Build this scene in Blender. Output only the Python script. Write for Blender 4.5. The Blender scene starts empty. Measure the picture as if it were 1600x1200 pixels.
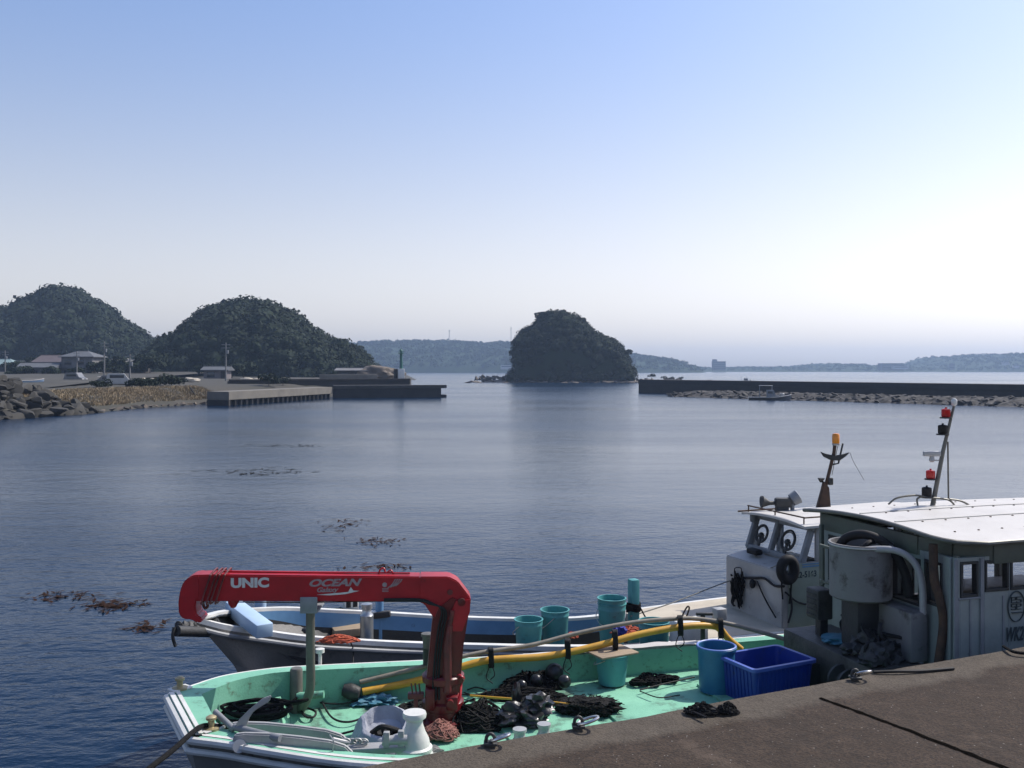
import bpy, bmesh, math, random
import numpy as np
from mathutils import Vector, Matrix, noise
R = math.radians
random.seed(7)
rng = np.random.default_rng(7)
S = bpy.context.scene
COL = S.collection

# ------------------------------------------------------------------ camera, sky, sun, exposure
F, H, HZ = 1500.0, 4.6, 577.0          # focal length in photo pixels, eye height over the water, horizon row
cam_d = bpy.data.cameras.new('camera')
cam = bpy.data.objects.new('camera', cam_d); COL.objects.link(cam)
cam.location = (0, 0, H); cam.rotation_euler = (R(90), 0, 0)
cam_d.sensor_width = 36; cam_d.lens = F/1600*36
cam_d.shift_y = -(600-HZ)/1600
cam_d.clip_start = 0.1; cam_d.clip_end = 20000
S.camera = cam
SUN_AZ, SUN_EL = R(61), R(49)          # azimuth to the right of the view axis, elevation
w = bpy.data.worlds.new('World'); S.world = w; w.use_nodes = True
nt = w.node_tree; nt.nodes.clear()
sky = nt.nodes.new('ShaderNodeTexSky'); sky.sky_type = 'NISHITA'; sky.sun_disc = False
sky.sun_elevation = SUN_EL; sky.sun_rotation = SUN_AZ
sky.altitude = 0; sky.air_density = 1.0; sky.dust_density = 1.75; sky.ozone_density = 6.0
bg = nt.nodes.new('ShaderNodeBackground'); bg.inputs['Strength'].default_value = 0.15
wo = nt.nodes.new('ShaderNodeOutputWorld')
tint = nt.nodes.new('ShaderNodeMix'); tint.data_type = 'RGBA'; tint.blend_type = 'MULTIPLY'; tint.inputs['Factor'].default_value = 1
tint.inputs['B'].default_value = (1.06, .98, .985, 1)          # the camera's slightly violet white balance
nt.links.new(sky.outputs['Color'], tint.inputs['A']); # sea haze whitens the sky towards the horizon: by true elevation, so it holds from any place
geo = nt.nodes.new('ShaderNodeTexCoord'); sxyz = nt.nodes.new('ShaderNodeSeparateXYZ'); nt.links.new(geo.outputs['Generated'], sxyz.inputs[0])
hzr = nt.nodes.new('ShaderNodeMapRange'); hzr.interpolation_type = 'SMOOTHSTEP'
hzr.inputs['From Min'].default_value = .42; hzr.inputs['From Max'].default_value = -.06; hzr.inputs['To Min'].default_value = 0; hzr.inputs['To Max'].default_value = .92
nt.links.new(sxyz.outputs['Z'], hzr.inputs['Value'])
bwn = nt.nodes.new('ShaderNodeRGBToBW'); nt.links.new(tint.outputs['Result'], bwn.inputs['Color'])
gry = nt.nodes.new('ShaderNodeMix'); gry.data_type = 'RGBA'; gry.blend_type = 'MULTIPLY'; gry.inputs['Factor'].default_value = 1; gry.inputs['B'].default_value = (1.29, 1.23, 1.20, 1)
nt.links.new(bwn.outputs['Val'], gry.inputs['A'])
hmx = nt.nodes.new('ShaderNodeMix'); hmx.data_type = 'RGBA'; nt.links.new(hzr.outputs['Result'], hmx.inputs['Factor'])
nt.links.new(tint.outputs['Result'], hmx.inputs['A']); nt.links.new(gry.outputs['Result'], hmx.inputs['B']); nt.links.new(hmx.outputs['Result'], bg.inputs['Color']); nt.links.new(bg.outputs['Background'], wo.inputs['Surface'])
sun_d = bpy.data.lights.new('sun', 'SUN'); sun_d.energy = 4.0; sun_d.angle = R(0.5); sun_d.color = (1, .95, .88)
sun = bpy.data.objects.new('sun', sun_d); COL.objects.link(sun)
sd = Vector((math.sin(SUN_AZ)*math.cos(SUN_EL), math.cos(SUN_AZ)*math.cos(SUN_EL), math.sin(SUN_EL)))
sun.rotation_euler = (-sd).to_track_quat('-Z', 'Y').to_euler()
sun.location = (30, 20, 40)
S.view_settings.view_transform = 'Standard'; S.view_settings.look = 'None'
S.view_settings.exposure = 0.33; S.view_settings.gamma = 1.0; S.view_settings.use_curve_mapping = False

# ------------------------------------------------------------------ helpers: pixels of the survey -> points of the place
def P(px, py, Y): return Vector(((px-800)/F*Y, Y, H-(py-HZ)/F*Y))
def G(px, py, z=0.0):
    Y = F*(H-z)/(py-HZ); return Vector(((px-800)/F*Y, Y, z))

# ------------------------------------------------------------------ helpers: materials
def mat(name, c1, c2=None, scale=4.0, rough=.6, metal=0.0, bump=0.0, bscale=30.0, stain=None, spec=.5, coords='Object', stretch=None):
    """c1/c2 mottled by noise; stain = (colour, threshold 0..1, scale) patches of dirt, rust or wear"""
    m = bpy.data.materials.new(name); m.use_nodes = True
    t = m.node_tree; n = t.nodes; L = t.links
    b = n['Principled BSDF']
    b.inputs['Roughness'].default_value = rough; b.inputs['Metallic'].default_value = metal
    b.inputs['Specular IOR Level'].default_value = spec
    tc = n.new('ShaderNodeTexCoord'); src = tc.outputs[coords]
    if stretch:
        mp = n.new('ShaderNodeMapping'); mp.inputs['Scale'].default_value = stretch
        L.new(src, mp.inputs['Vector']); src = mp.outputs['Vector']
    c1 = tuple(c1)+(1,); c2 = (tuple(c2)+(1,)) if c2 else tuple(v*.72 for v in c1[:3])+(1,)
    nz = n.new('ShaderNodeTexNoise'); nz.inputs['Scale'].default_value = scale; nz.inputs['Detail'].default_value = 6
    nz.inputs['Roughness'].default_value = .62
    L.new(src, nz.inputs['Vector'])
    mr = n.new('ShaderNodeMapRange'); mr.inputs['From Min'].default_value = .34; mr.inputs['From Max'].default_value = .68
    L.new(nz.outputs['Fac'], mr.inputs['Value'])
    mx = n.new('ShaderNodeMix'); mx.data_type = 'RGBA'
    mx.inputs['A'].default_value = c1; mx.inputs['B'].default_value = c2
    L.new(mr.outputs['Result'], mx.inputs['Factor']); out = mx.outputs['Result']
    if stain:
        sc, th, ss = stain
        n2 = n.new('ShaderNodeTexNoise'); n2.inputs['Scale'].default_value = ss; n2.inputs['Detail'].default_value = 8
        n2.inputs['Roughness'].default_value = .7
        L.new(src, n2.inputs['Vector'])
        m2 = n.new('ShaderNodeMapRange'); m2.inputs['From Min'].default_value = th; m2.inputs['From Max'].default_value = th+.12
        L.new(n2.outputs['Fac'], m2.inputs['Value'])
        x2 = n.new('ShaderNodeMix'); x2.data_type = 'RGBA'; x2.inputs['B'].default_value = tuple(sc)+(1,)
        L.new(m2.outputs['Result'], x2.inputs['Factor']); L.new(out, x2.inputs['A']); out = x2.outputs['Result']
    L.new(out, b.inputs['Base Color'])
    if bump:
        nb = n.new('ShaderNodeTexNoise'); nb.inputs['Scale'].default_value = bscale; nb.inputs['Detail'].default_value = 5
        L.new(src, nb.inputs['Vector'])
        bp = n.new('ShaderNodeBump'); bp.inputs['Strength'].default_value = bump; bp.inputs['Distance'].default_value = .02
        L.new(nb.outputs['Fac'], bp.inputs['Height']); L.new(bp.outputs['Normal'], b.inputs['Normal'])
    return m
def glass_mat(name, tint, clear=.8):
    m = bpy.data.materials.new(name); m.use_nodes = True
    t = m.node_tree; n = t.nodes; L = t.links; n.clear()
    o = n.new('ShaderNodeOutputMaterial'); a = n.new('ShaderNodeBsdfTransparent'); g = n.new('ShaderNodeBsdfGlossy')
    a.inputs['Color'].default_value = tuple(tint)+(1,); g.inputs['Roughness'].default_value = .05
    fr = n.new('ShaderNodeFresnel'); fr.inputs['IOR'].default_value = 1.35
    nz = n.new('ShaderNodeTexNoise'); nz.inputs['Scale'].default_value = 9
    tc = n.new('ShaderNodeTexCoord'); L.new(tc.outputs['Object'], nz.inputs['Vector'])
    ad = n.new('ShaderNodeMath'); ad.operation = 'MULTIPLY_ADD'; ad.inputs[1].default_value = .08
    L.new(nz.outputs['Fac'], ad.inputs[0]); L.new(fr.outputs['Fac'], ad.inputs[2])
    gm = n.new('ShaderNodeNewGeometry'); fb_ = n.new('ShaderNodeMath'); fb_.operation = 'SUBTRACT'; fb_.inputs[0].default_value = 1; L.new(gm.outputs['Backfacing'], fb_.inputs[1])
    ml = n.new('ShaderNodeMath'); ml.operation = 'MULTIPLY'; L.new(ad.outputs[0], ml.inputs[0]); L.new(fb_.outputs[0], ml.inputs[1])     # only the outer face of the sheet reflects
    mx = n.new('ShaderNodeMixShader'); L.new(ml.outputs[0], mx.inputs['Fac']); L.new(a.outputs[0], mx.inputs[1]); L.new(g.outputs[0], mx.inputs[2])
    L.new(mx.outputs[0], o.inputs['Surface'])
    return m
M = {}
M['green'] = mat('sea_green_paint', (.205,.47,.33), (.145,.375,.26), 2.5, .55, stain=((.09,.12,.08), .56, 5), bump=.15, bscale=40)
M['green_deck'] = mat('sea_green_deck', (.215,.50,.335), (.145,.37,.25), 2.6, .66, stain=((.075,.13,.095), .515, 2.6), bump=.25, bscale=60)
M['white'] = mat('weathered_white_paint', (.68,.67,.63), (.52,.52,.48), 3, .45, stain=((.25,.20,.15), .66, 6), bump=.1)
M['white_clean'] = mat('white_roof_paint', (.53,.505,.46), (.46,.435,.395), 2, .5, stain=((.36,.32,.27), .62, 4), bump=.1)
M['grey_panel'] = mat('grey_green_panel', (.26,.29,.275), (.20,.225,.215), 3, .5, stain=((.06,.07,.065), .66, 5), bump=.1)
M['cream'] = mat('cream_green_panel', (.27,.31,.25), (.21,.25,.20), 3, .5, stain=((.08,.08,.06), .64, 4), bump=.1)
M['dirty_shaded_white'] = mat('stained_shaded_white_hull', (.20,.19,.17), (.14,.135,.12), 2, .55, stain=((.04,.04,.037), .56, 3), bump=.2)  # patches are dirt; the low base colour also carries the hull's shade
M['trunk_white'] = mat('grimy_shaded_white_trunk', (.38,.37,.35), (.28,.27,.255), 2, .55, stain=((.06,.06,.057), .60, 3), bump=.2)  # grime in patches, base colour lowered for the shade on the trunk
M['blue_wall'] = mat('faded_blue_paint', (.11,.24,.40), (.08,.18,.31), 3, .5, stain=((.05,.06,.07), .62, 5))
M['light_blue'] = mat('pale_blue_paint', (.40,.53,.66), (.33,.45,.58), 3, .5, stain=((.2,.2,.2), .68, 8))
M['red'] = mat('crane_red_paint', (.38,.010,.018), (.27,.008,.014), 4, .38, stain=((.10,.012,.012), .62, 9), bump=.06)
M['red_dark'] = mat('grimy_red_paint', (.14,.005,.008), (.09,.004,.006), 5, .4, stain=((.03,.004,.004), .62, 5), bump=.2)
M['dark_red'] = mat('dark_red_grease', (.16,.02,.02), (.07,.015,.014), 9, .5)
M['rust'] = mat('rusty_steel', (.085,.045,.026), (.04,.024,.016), 8, .8, bump=.4)
M['galv'] = mat('galvanised_pipe', (.16,.155,.13), (.11,.105,.09), 8, .5, .3, stain=((.10,.07,.04), .66, 9))
M['steel'] = mat('brushed_steel', (.48,.48,.47), (.36,.36,.35), 6, .32, .8)
M['chrome'] = mat('shiny_steel_ring', (.62,.60,.56), (.45,.43,.40), 20, .2, .95)
M['brass'] = mat('brass_bitt', (.45,.38,.22), (.28,.22,.12), 12, .45, .5)
M['drum_pale'] = mat('pale_pipe_paint', (.33,.33,.33), (.26,.26,.26), 4, .5, stain=((.12,.10,.08), .6, 6))
M['drum'] = mat('shade_darkened_drum_paint', (.19,.185,.18), (.135,.13,.127), 2, .6, stain=((.045,.038,.03), .55, 3), bump=.15)  # base darkened to carry the shade under the canopy; patches are grime
M['black'] = mat('black_rubber', (.010,.010,.011), (.018,.017,.017), 12, .7, spec=.3)
M['rope'] = mat('black_rope', (.009,.009,.010), (.018,.018,.017), 30, .95, bump=.6, bscale=90, spec=.1)
M['net'] = mat('black_net', (.010,.010,.010), (.022,.021,.019), 25, .9, bump=.8, bscale=50, spec=.2)
M['bagblack'] = mat('black_plastic_sack', (.016,.016,.017), (.028,.027,.026), 6, .28, bump=.5, bscale=14)
M['greyrope'] = mat('grey_rope', (.22,.22,.20), (.14,.14,.13), 30, .9, bump=.5, bscale=90)
M['orange'] = mat('orange_rope', (.55,.12,.05), (.38,.08,.04), 20, .8)
M['teal'] = mat('teal_plastic', (.075,.29,.285), (.055,.225,.225), 5, .48, stain=((.05,.10,.10), .60, 9))
M['tealblue'] = mat('blue_plastic_tub', (.025,.15,.28), (.02,.12,.23), 5, .4)
M['crate'] = mat('blue_crate_plastic', (.008,.035,.26), (.007,.028,.20), 5, .48, stain=((.03,.04,.10), .60, 9))
M['rim'] = mat('pale_crate_rim', (.18,.27,.62), (.14,.22,.52), 6, .4)
M['yellow'] = mat('yellow_pole', (.62,.34,.03), (.50,.26,.03), 7, .45, stain=((.20,.12,.05), .64, 9))
M['pole_grey'] = mat('weathered_pole', (.26,.23,.18), (.17,.15,.12), 9, .7)
M['wood'] = mat('weathered_board', (.34,.26,.17), (.22,.165,.11), 6, .8, stretch=(1,8,1))
M['anchor'] = mat('galvanised_anchor', (.42,.42,.41), (.32,.32,.31), 5, .5, .3, stain=((.20,.17,.14), .66, 8))
M['greybag'] = mat('grey_canvas', (.36,.38,.42), (.27,.28,.32), 5, .8, bump=.5, bscale=20)
M['tarp'] = mat('blue_tarp', (.06,.20,.28), (.04,.14,.2), 6, .6, bump=.4, bscale=15)
M['amber'] = mat('amber_lamp', (.80,.28,.02), (.70,.22,.02), 20, .25)
M['redlamp'] = mat('red_lamp', (.45,.015,.015), (.35,.01,.01), 20, .25)
M['grey'] = mat('grey_paint', (.22,.23,.24), (.16,.17,.18), 5, .55)
M['dark'] = mat('dark_machine', (.020,.021,.021), (.035,.035,.033), 5, .6, bump=.3, stain=((.06,.045,.03), .66, 8))
M['machine'] = mat('grimy_machine_case', (.055,.055,.05), (.03,.03,.028), 4, .6, bump=.3, stain=((.015,.015,.015), .55, 4))
M['olive'] = mat('olive_fascia', (.10,.115,.09), (.07,.08,.065), 4, .55)
M['tan'] = mat('beige_deck', (.50,.44,.34), (.40,.35,.27), 3, .7, stain=((.2,.17,.13), .64, 4))
M['decal'] = mat('pale_lettering', (.60,.58,.56), (.48,.45,.45), 30, .5, stain=((.30,.05,.06), .62, 16))
M['decal_dull'] = mat('faded_lettering', (.33,.25,.26), (.24,.17,.18), 30, .6, stain=((.30,.03,.04), .56, 18))
M['ink'] = mat('dark_lettering', (.02,.035,.04), (.03,.045,.05), 30, .6)
M['glass'] = glass_mat('window_glass', (.985,.99,.995))
M['darkglass'] = glass_mat('tinted_glass', (.35,.40,.42))
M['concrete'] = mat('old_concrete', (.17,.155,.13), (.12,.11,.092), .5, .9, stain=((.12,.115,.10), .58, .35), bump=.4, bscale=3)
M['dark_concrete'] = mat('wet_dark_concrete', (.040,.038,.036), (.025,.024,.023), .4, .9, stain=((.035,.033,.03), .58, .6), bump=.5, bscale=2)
M['boulder'] = mat('armour_stone', (.042,.039,.032), (.024,.022,.018), .5, .9, stain=((.014,.014,.011), .55, .5), bump=.8, bscale=3)
M['reefrock'] = mat('reef_rock', (.15,.12,.09), (.07,.06,.05), .6, .9, bump=.8, bscale=3)
M['riprap'] = mat('riprap_stone', (.06,.054,.048), (.03,.028,.026), .5, .9, stain=((.30,.28,.25), .66, .9), bump=.6, bscale=3)
M['soil'] = mat('shore_ground', (.050,.044,.032), (.030,.029,.020), .06, .95, stain=((.09,.08,.065), .58, .05), bump=.6, bscale=.8)
M['drygrass'] = mat('dry_grass', (.27,.205,.12), (.20,.155,.088), .25, .9)
M['leaf_hill'] = mat('hill_leaves', (.017,.027,.013), (.010,.018,.009), .05, .85, stain=((.025,.034,.016), .60, .07), spec=.2)
M['leaf_island'] = mat('island_leaves', (.015,.025,.014), (.008,.014,.009), .12, .85, stain=((.026,.036,.018), .58, .16), spec=.2)
M['leaf_core'] = mat('shaded_wood_floor', (.018,.03,.014), (.012,.020,.010), .2, .9, spec=.1)  # dark green of the mound and the crown cores
M['bark'] = mat('tree_bark', (.08,.06,.045), (.05,.04,.03), 3, .9)
M['farhill'] = mat('far_wooded_hill', (.030,.050,.028), (.018,.034,.02), .03, .9, stain=((.06,.075,.04), .6, .02), spec=.1)
M['housewall'] = mat('house_wall', (.17,.165,.165), (.12,.118,.115), .8, .85)
M['housewall_pink'] = mat('pinkish_house_wall', (.17,.15,.15), (.125,.11,.11), .8, .85)
M['housewall_dark'] = mat('weathered_timber_wall', (.06,.055,.05), (.04,.037,.034), .8, .9)
M['tile_grey'] = mat('grey_roof_tile', (.10,.105,.11), (.07,.075,.08), 1.5, .7)
M['tile_teal'] = mat('pale_teal_roof', (.20,.27,.265), (.15,.21,.21), 1.5, .6)
M['tile_tan'] = mat('tan_roof_sheet', (.22,.21,.18), (.17,.16,.135), 1.5, .7)
M['tile_pink'] = mat('dull_pink_roof', (.115,.09,.088), (.085,.068,.066), 1.5, .7)
M['window_dark'] = mat('dark_window', (.03,.035,.04), (.05,.055,.06), 2, .2)
M['car_white'] = mat('white_car_paint', (.42,.42,.41), (.36,.36,.35), 2, .3)
M['car_grey'] = mat('silver_car_paint', (.16,.165,.175), (.13,.135,.14), 2, .35, .2)
M['weed'] = mat('brown_seaweed', (.035,.016,.009), (.020,.011,.007), 3, .95, spec=.1)
M['weed_dark'] = mat('dark_seaweed', (.012,.014,.016), (.02,.02,.02), 3, .95, spec=.1)
M['polewood'] = mat('grey_utility_pole', (.20,.195,.185), (.15,.145,.14), 1, .9)
M['beacon_green'] = mat('green_beacon_tower', (.02,.13,.10), (.015,.10,.08), 2, .5)
M['greennet'] = mat('dark_green_net', (.012,.085,.045), (.008,.05,.03), 14, .85, bump=.8, bscale=40)
M['pink_net'] = mat('reddish_netting', (.30,.13,.10), (.20,.09,.07), 14, .9)

# ------------------------------------------------------------------ helpers: mesh building
def catmull(pts, n=6, closed=False):
    pts = [Vector(p) for p in pts]; out = []; N = len(pts)
    rngi = range(N) if closed else range(N-1)
    for i in rngi:
        p0 = pts[(i-1) % N] if (closed or i > 0) else pts[i]*2-pts[i+1]
        p1 = pts[i]; p2 = pts[(i+1) % N]
        p3 = pts[(i+2) % N] if (closed or i+2 < N) else p2*2-p1
        for k in range(n):
            t = k/n
            out.append(.5*((2*p1)+(p2-p0)*t+(2*p0-5*p1+4*p2-p3)*t*t+(3*p1-p0-3*p2+p3)*t**3))
    if not closed: out.append(pts[-1].copy())
    return out
class MB:
    def __init__(s): s.v = []; s.f = []
    def add(s, v, f):
        k = len(s.v); s.v += [Vector(p) for p in v]; s.f += [tuple(i+k for i in q) for q in f]; return s
    def bm(s, b, mtx=None):
        b.verts.ensure_lookup_table(); b.verts.index_update()
        vs = [(mtx @ x.co) if mtx else x.co.copy() for x in b.verts]
        fs = [[x.index for x in q.verts] for q in b.faces]; b.free(); return s.add(vs, fs)
    def box(s, c, size, bev=0.0, rot=None, seg=2):
        b = bmesh.new(); bmesh.ops.create_cube(b, size=1)
        for x in b.verts: x.co = Vector((x.co.x*size[0], x.co.y*size[1], x.co.z*size[2]))
        if bev: bmesh.ops.bevel(b, geom=list(b.edges), offset=min(bev, min(size)*.45), segments=seg, affect='EDGES', profile=.5)
        m = Matrix.Translation(Vector(c))
        if rot is not None: m = m @ (Matrix.Rotation(rot, 4, 'Z') if isinstance(rot, (int, float)) else rot.to_4x4())
        return s.bm(b, m)
    def beam(s, a, c, wd, ht, bev=.004, up=(0,0,1)):
        a = Vector(a); c = Vector(c); d = (c-a); L = d.length; d.normalize(); up = Vector(up)
        if abs(d.dot(up)) > .98: up = Vector((0,1,0))
        y = up.cross(d).normalized(); z = d.cross(y)
        return s.box((a+c)/2, (L, wd, ht), bev, Matrix((d, y, z)).transposed())
    def tube(s, path, r, seg=8, caps=True, closed=False):
        path = [Vector(p) for p in path]; N = len(path)
        rr = r if isinstance(r, (list, tuple)) else [r]*N
        vs = []; prev = None
        for i, p in enumerate(path):
            if closed: t = path[(i+1) % N]-path[i-1]
            else: t = path[min(i+1, N-1)]-path[max(i-1, 0)]
            if t.length < 1e-9: t = Vector((0,0,1))
            t.normalize()
            if prev is None:
                u = Vector((0,0,1)) if abs(t.z) < .9 else Vector((1,0,0))
                u = (u-t*u.dot(t)).normalized()
            else:
                u = prev-t*prev.dot(t)
                u = u.normalized() if u.length > 1e-6 else t.orthogonal().normalized()
            prev = u; q = t.cross(u)
            for k in range(seg):
                a = 2*math.pi*k/seg; vs.append(p+(u*math.cos(a)+q*math.sin(a))*rr[i])
        fs = []
        for i in range(N if closed else N-1):
            j = (i+1) % N
            for k in range(seg):
                l = (k+1) % seg; fs.append((i*seg+k, i*seg+l, j*seg+l, j*seg+k))
        if caps and not closed:
            fs.append(tuple(range(seg))[::-1]); fs.append(tuple((N-1)*seg+k for k in range(seg)))
        return s.add(vs, fs)
    def lathe(s, prof, c=(0,0,0), seg=24, mtx=None, caps=(True, True)):
        vs = []; fs = []
        for r, z in prof:
            for k in range(seg):
                a = 2*math.pi*k/seg; vs.append(Vector((r*math.cos(a), r*math.sin(a), z)))
        for i in range(len(prof)-1):
            for k in range(seg):
                l = (k+1) % seg; fs.append((i*seg+k, i*seg+l, (i+1)*seg+l, (i+1)*seg+k))
        if caps[0]: fs.append(tuple(range(seg))[::-1])
        if caps[1]: fs.append(tuple((len(prof)-1)*seg+k for k in range(seg)))
        c = Vector(c)
        vs = [(mtx @ v if mtx else v)+c for v in vs]
        return s.add(vs, fs)
    def prism(s, poly, d, bev=0.0):
        """poly = 3D points of one face, d = extrusion vector"""
        b = bmesh.new(); d = Vector(d)
        f = b.faces.new([b.verts.new(Vector(p)) for p in poly])
        r = bmesh.ops.extrude_face_region(b, geom=[f])
        for x in r['geom']:
            if isinstance(x, bmesh.types.BMVert): x.co += d
        bmesh.ops.recalc_face_normals(b, faces=b.faces)
        if bev: bmesh.ops.bevel(b, geom=list(b.edges), offset=bev, segments=2, affect='EDGES')
        return s.bm(b)
    def lump(s, c, rad, sub=3, amp=.25, freq=2.0, seed=0, flat=None):
        b = bmesh.new(); bmesh.ops.create_icosphere(b, subdivisions=sub, radius=1)
        o = Vector((seed*7.3, seed*3.1, seed*1.7))
        for x in b.verts:
            n = x.co.normalized(); k = 1+amp*(noise.noise(n*freq+o)+.5*noise.noise(n*freq*2.3+o))
            x.co = Vector((n.x*rad[0], n.y*rad[1], n.z*rad[2]))*k
            if flat is not None and x.co.z < flat: x.co.z = flat
        return s.bm(b, Matrix.Translation(Vector(c)))
    def grid(s, fn, nu, nv):
        vs = [fn(i/nu, j/nv) for j in range(nv+1) for i in range(nu+1)]
        fs = [(j*(nu+1)+i, j*(nu+1)+i+1, (j+1)*(nu+1)+i+1, (j+1)*(nu+1)+i) for j in range(nv) for i in range(nu)]
        return s.add(vs, fs)
    def build(s, name, m, parent=None, world=False, loc=None, rz=0.0, smooth=True, angle=38, flip=True):
        me = bpy.data.meshes.new(name)
        vs = s.v
        if world:
            if parent is not None: inv = MW(parent).inverted()
            else: inv = (Matrix.Translation(Vector(loc or (0,0,0))) @ Matrix.Rotation(rz, 4, 'Z')).inverted()
            vs = [inv @ v for v in vs]
        me.from_pydata([tuple(v) for v in vs], [], s.f); me.update()
        if flip:
            b = bmesh.new(); b.from_mesh(me); bmesh.ops.recalc_face_normals(b, faces=b.faces); b.to_mesh(me); b.free()
        if smooth:
            me.polygons.foreach_set('use_smooth', [True]*len(me.polygons)); me.set_sharp_from_angle(angle=R(angle))
        me.materials.append(m)
        o = bpy.data.objects.new(name, me); COL.objects.link(o)
        if parent is not None: o.parent = parent
        if loc is not None: o.location = loc
        if rz: o.rotation_euler = (0, 0, rz)
        return o
def MW(o):
    m = o.matrix_basis.copy()
    while o.parent: o = o.parent; m = o.matrix_basis @ m
    return m
def tag(o, label=None, cat=None, group=None, kind=None):
    if label: o['label'] = label
    if cat: o['category'] = cat
    if group: o['group'] = group
    if kind: o['kind'] = kind
    return o
def thing(name, label, cat, loc=(0,0,0), rz=0.0, group=None):
    o = bpy.data.objects.new(name, None); COL.objects.link(o)
    o.empty_display_size = .2; o.location = loc; o.rotation_euler = (0, 0, rz)
    return tag(o, label, cat, group)
def copy_tree(o, parent=None):
    c = o.copy(); COL.objects.link(c)
    if parent: c.parent = parent
    for ch in [x for x in o.children]: copy_tree(ch, c)
    return c
def text(name, body, m, parent, origin, xdir, updir, size, extrude=.002, shear=0.0, bold=0.0, xs=1.0, sp=1.0):
    """lettering as a mesh, in world coordinates: origin = left end of the base line"""
    cu = bpy.data.curves.new(name, 'FONT'); cu.body = body; cu.size = size; cu.extrude = extrude; cu.shear = shear; cu.offset = bold
    cu.space_character = sp
    t = bpy.data.objects.new(name, cu); COL.objects.link(t)
    dg = bpy.context.evaluated_depsgraph_get(); me = bpy.data.meshes.new_from_object(t.evaluated_get(dg))
    bpy.data.objects.remove(t)
    x = Vector(xdir).normalized(); u = Vector(updir); u = (u-x*u.dot(x)).normalized(); z = x.cross(u)
    mm = Matrix((x, u, z)).transposed().to_4x4(); mm.translation = Vector(origin)
    mm = MW(parent).inverted() @ mm @ Matrix.Diagonal((xs, 1, 1, 1))
    me.transform(mm); me.materials.clear(); me.materials.append(m); me.name = name
    o = bpy.data.objects.new(name, me); COL.objects.link(o); o.parent = parent
    return o
def quads_mesh(name, V, m, loc=None, extra=None, parent=None):
    """V: (n,4,3) array of leaf faces, extra = (verts, faces) joined to it"""
    n = len(V); vs = V.reshape(-1, 3); fi = np.arange(n*4).reshape(n, 4)
    verts = vs.tolist(); faces = fi.tolist()
    if extra:
        k = len(verts); verts += [tuple(v) for v in extra[0]]; faces += [[i+k for i in f] for f in extra[1]]
    me = bpy.data.meshes.new(name); me.from_pydata(verts, [], faces); me.update(); me.materials.append(m)
    o = bpy.data.objects.new(name, me); COL.objects.link(o)
    if loc is not None: o.location = loc
    if parent is not None: o.parent = parent
    return o
def leaf_shell(c, r, n, size, top_bias=-.35, jitter=.7):
    """n leaf faces spread through the outer part of an ellipsoid crown"""
    d = rng.normal(size=(n*2, 3)); d /= np.linalg.norm(d, axis=1)[:, None]
    d = d[d[:, 2] > top_bias][:n]; n = len(d)
    rad = rng.uniform(.72, 1.08, size=(n, 1))
    p = np.array(c)[None, :]+d*np.array(r)[None, :]*rad
    nn = d+rng.normal(size=(n, 3))*jitter; nn /= np.linalg.norm(nn, axis=1)[:, None]
    a = np.cross(nn, rng.normal(size=(n, 3))); a /= np.linalg.norm(a, axis=1)[:, None]
    b = np.cross(nn, a)
    s1 = size*rng.uniform(.6, 1.3, size=(n, 1)); s2 = s1*rng.uniform(.55, 1.0, size=(n, 1))
    a = a*s1; b = b*s2
    return np.stack([p-a-b*.3, p-b, p+a+b*.3, p+b], axis=1)

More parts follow.
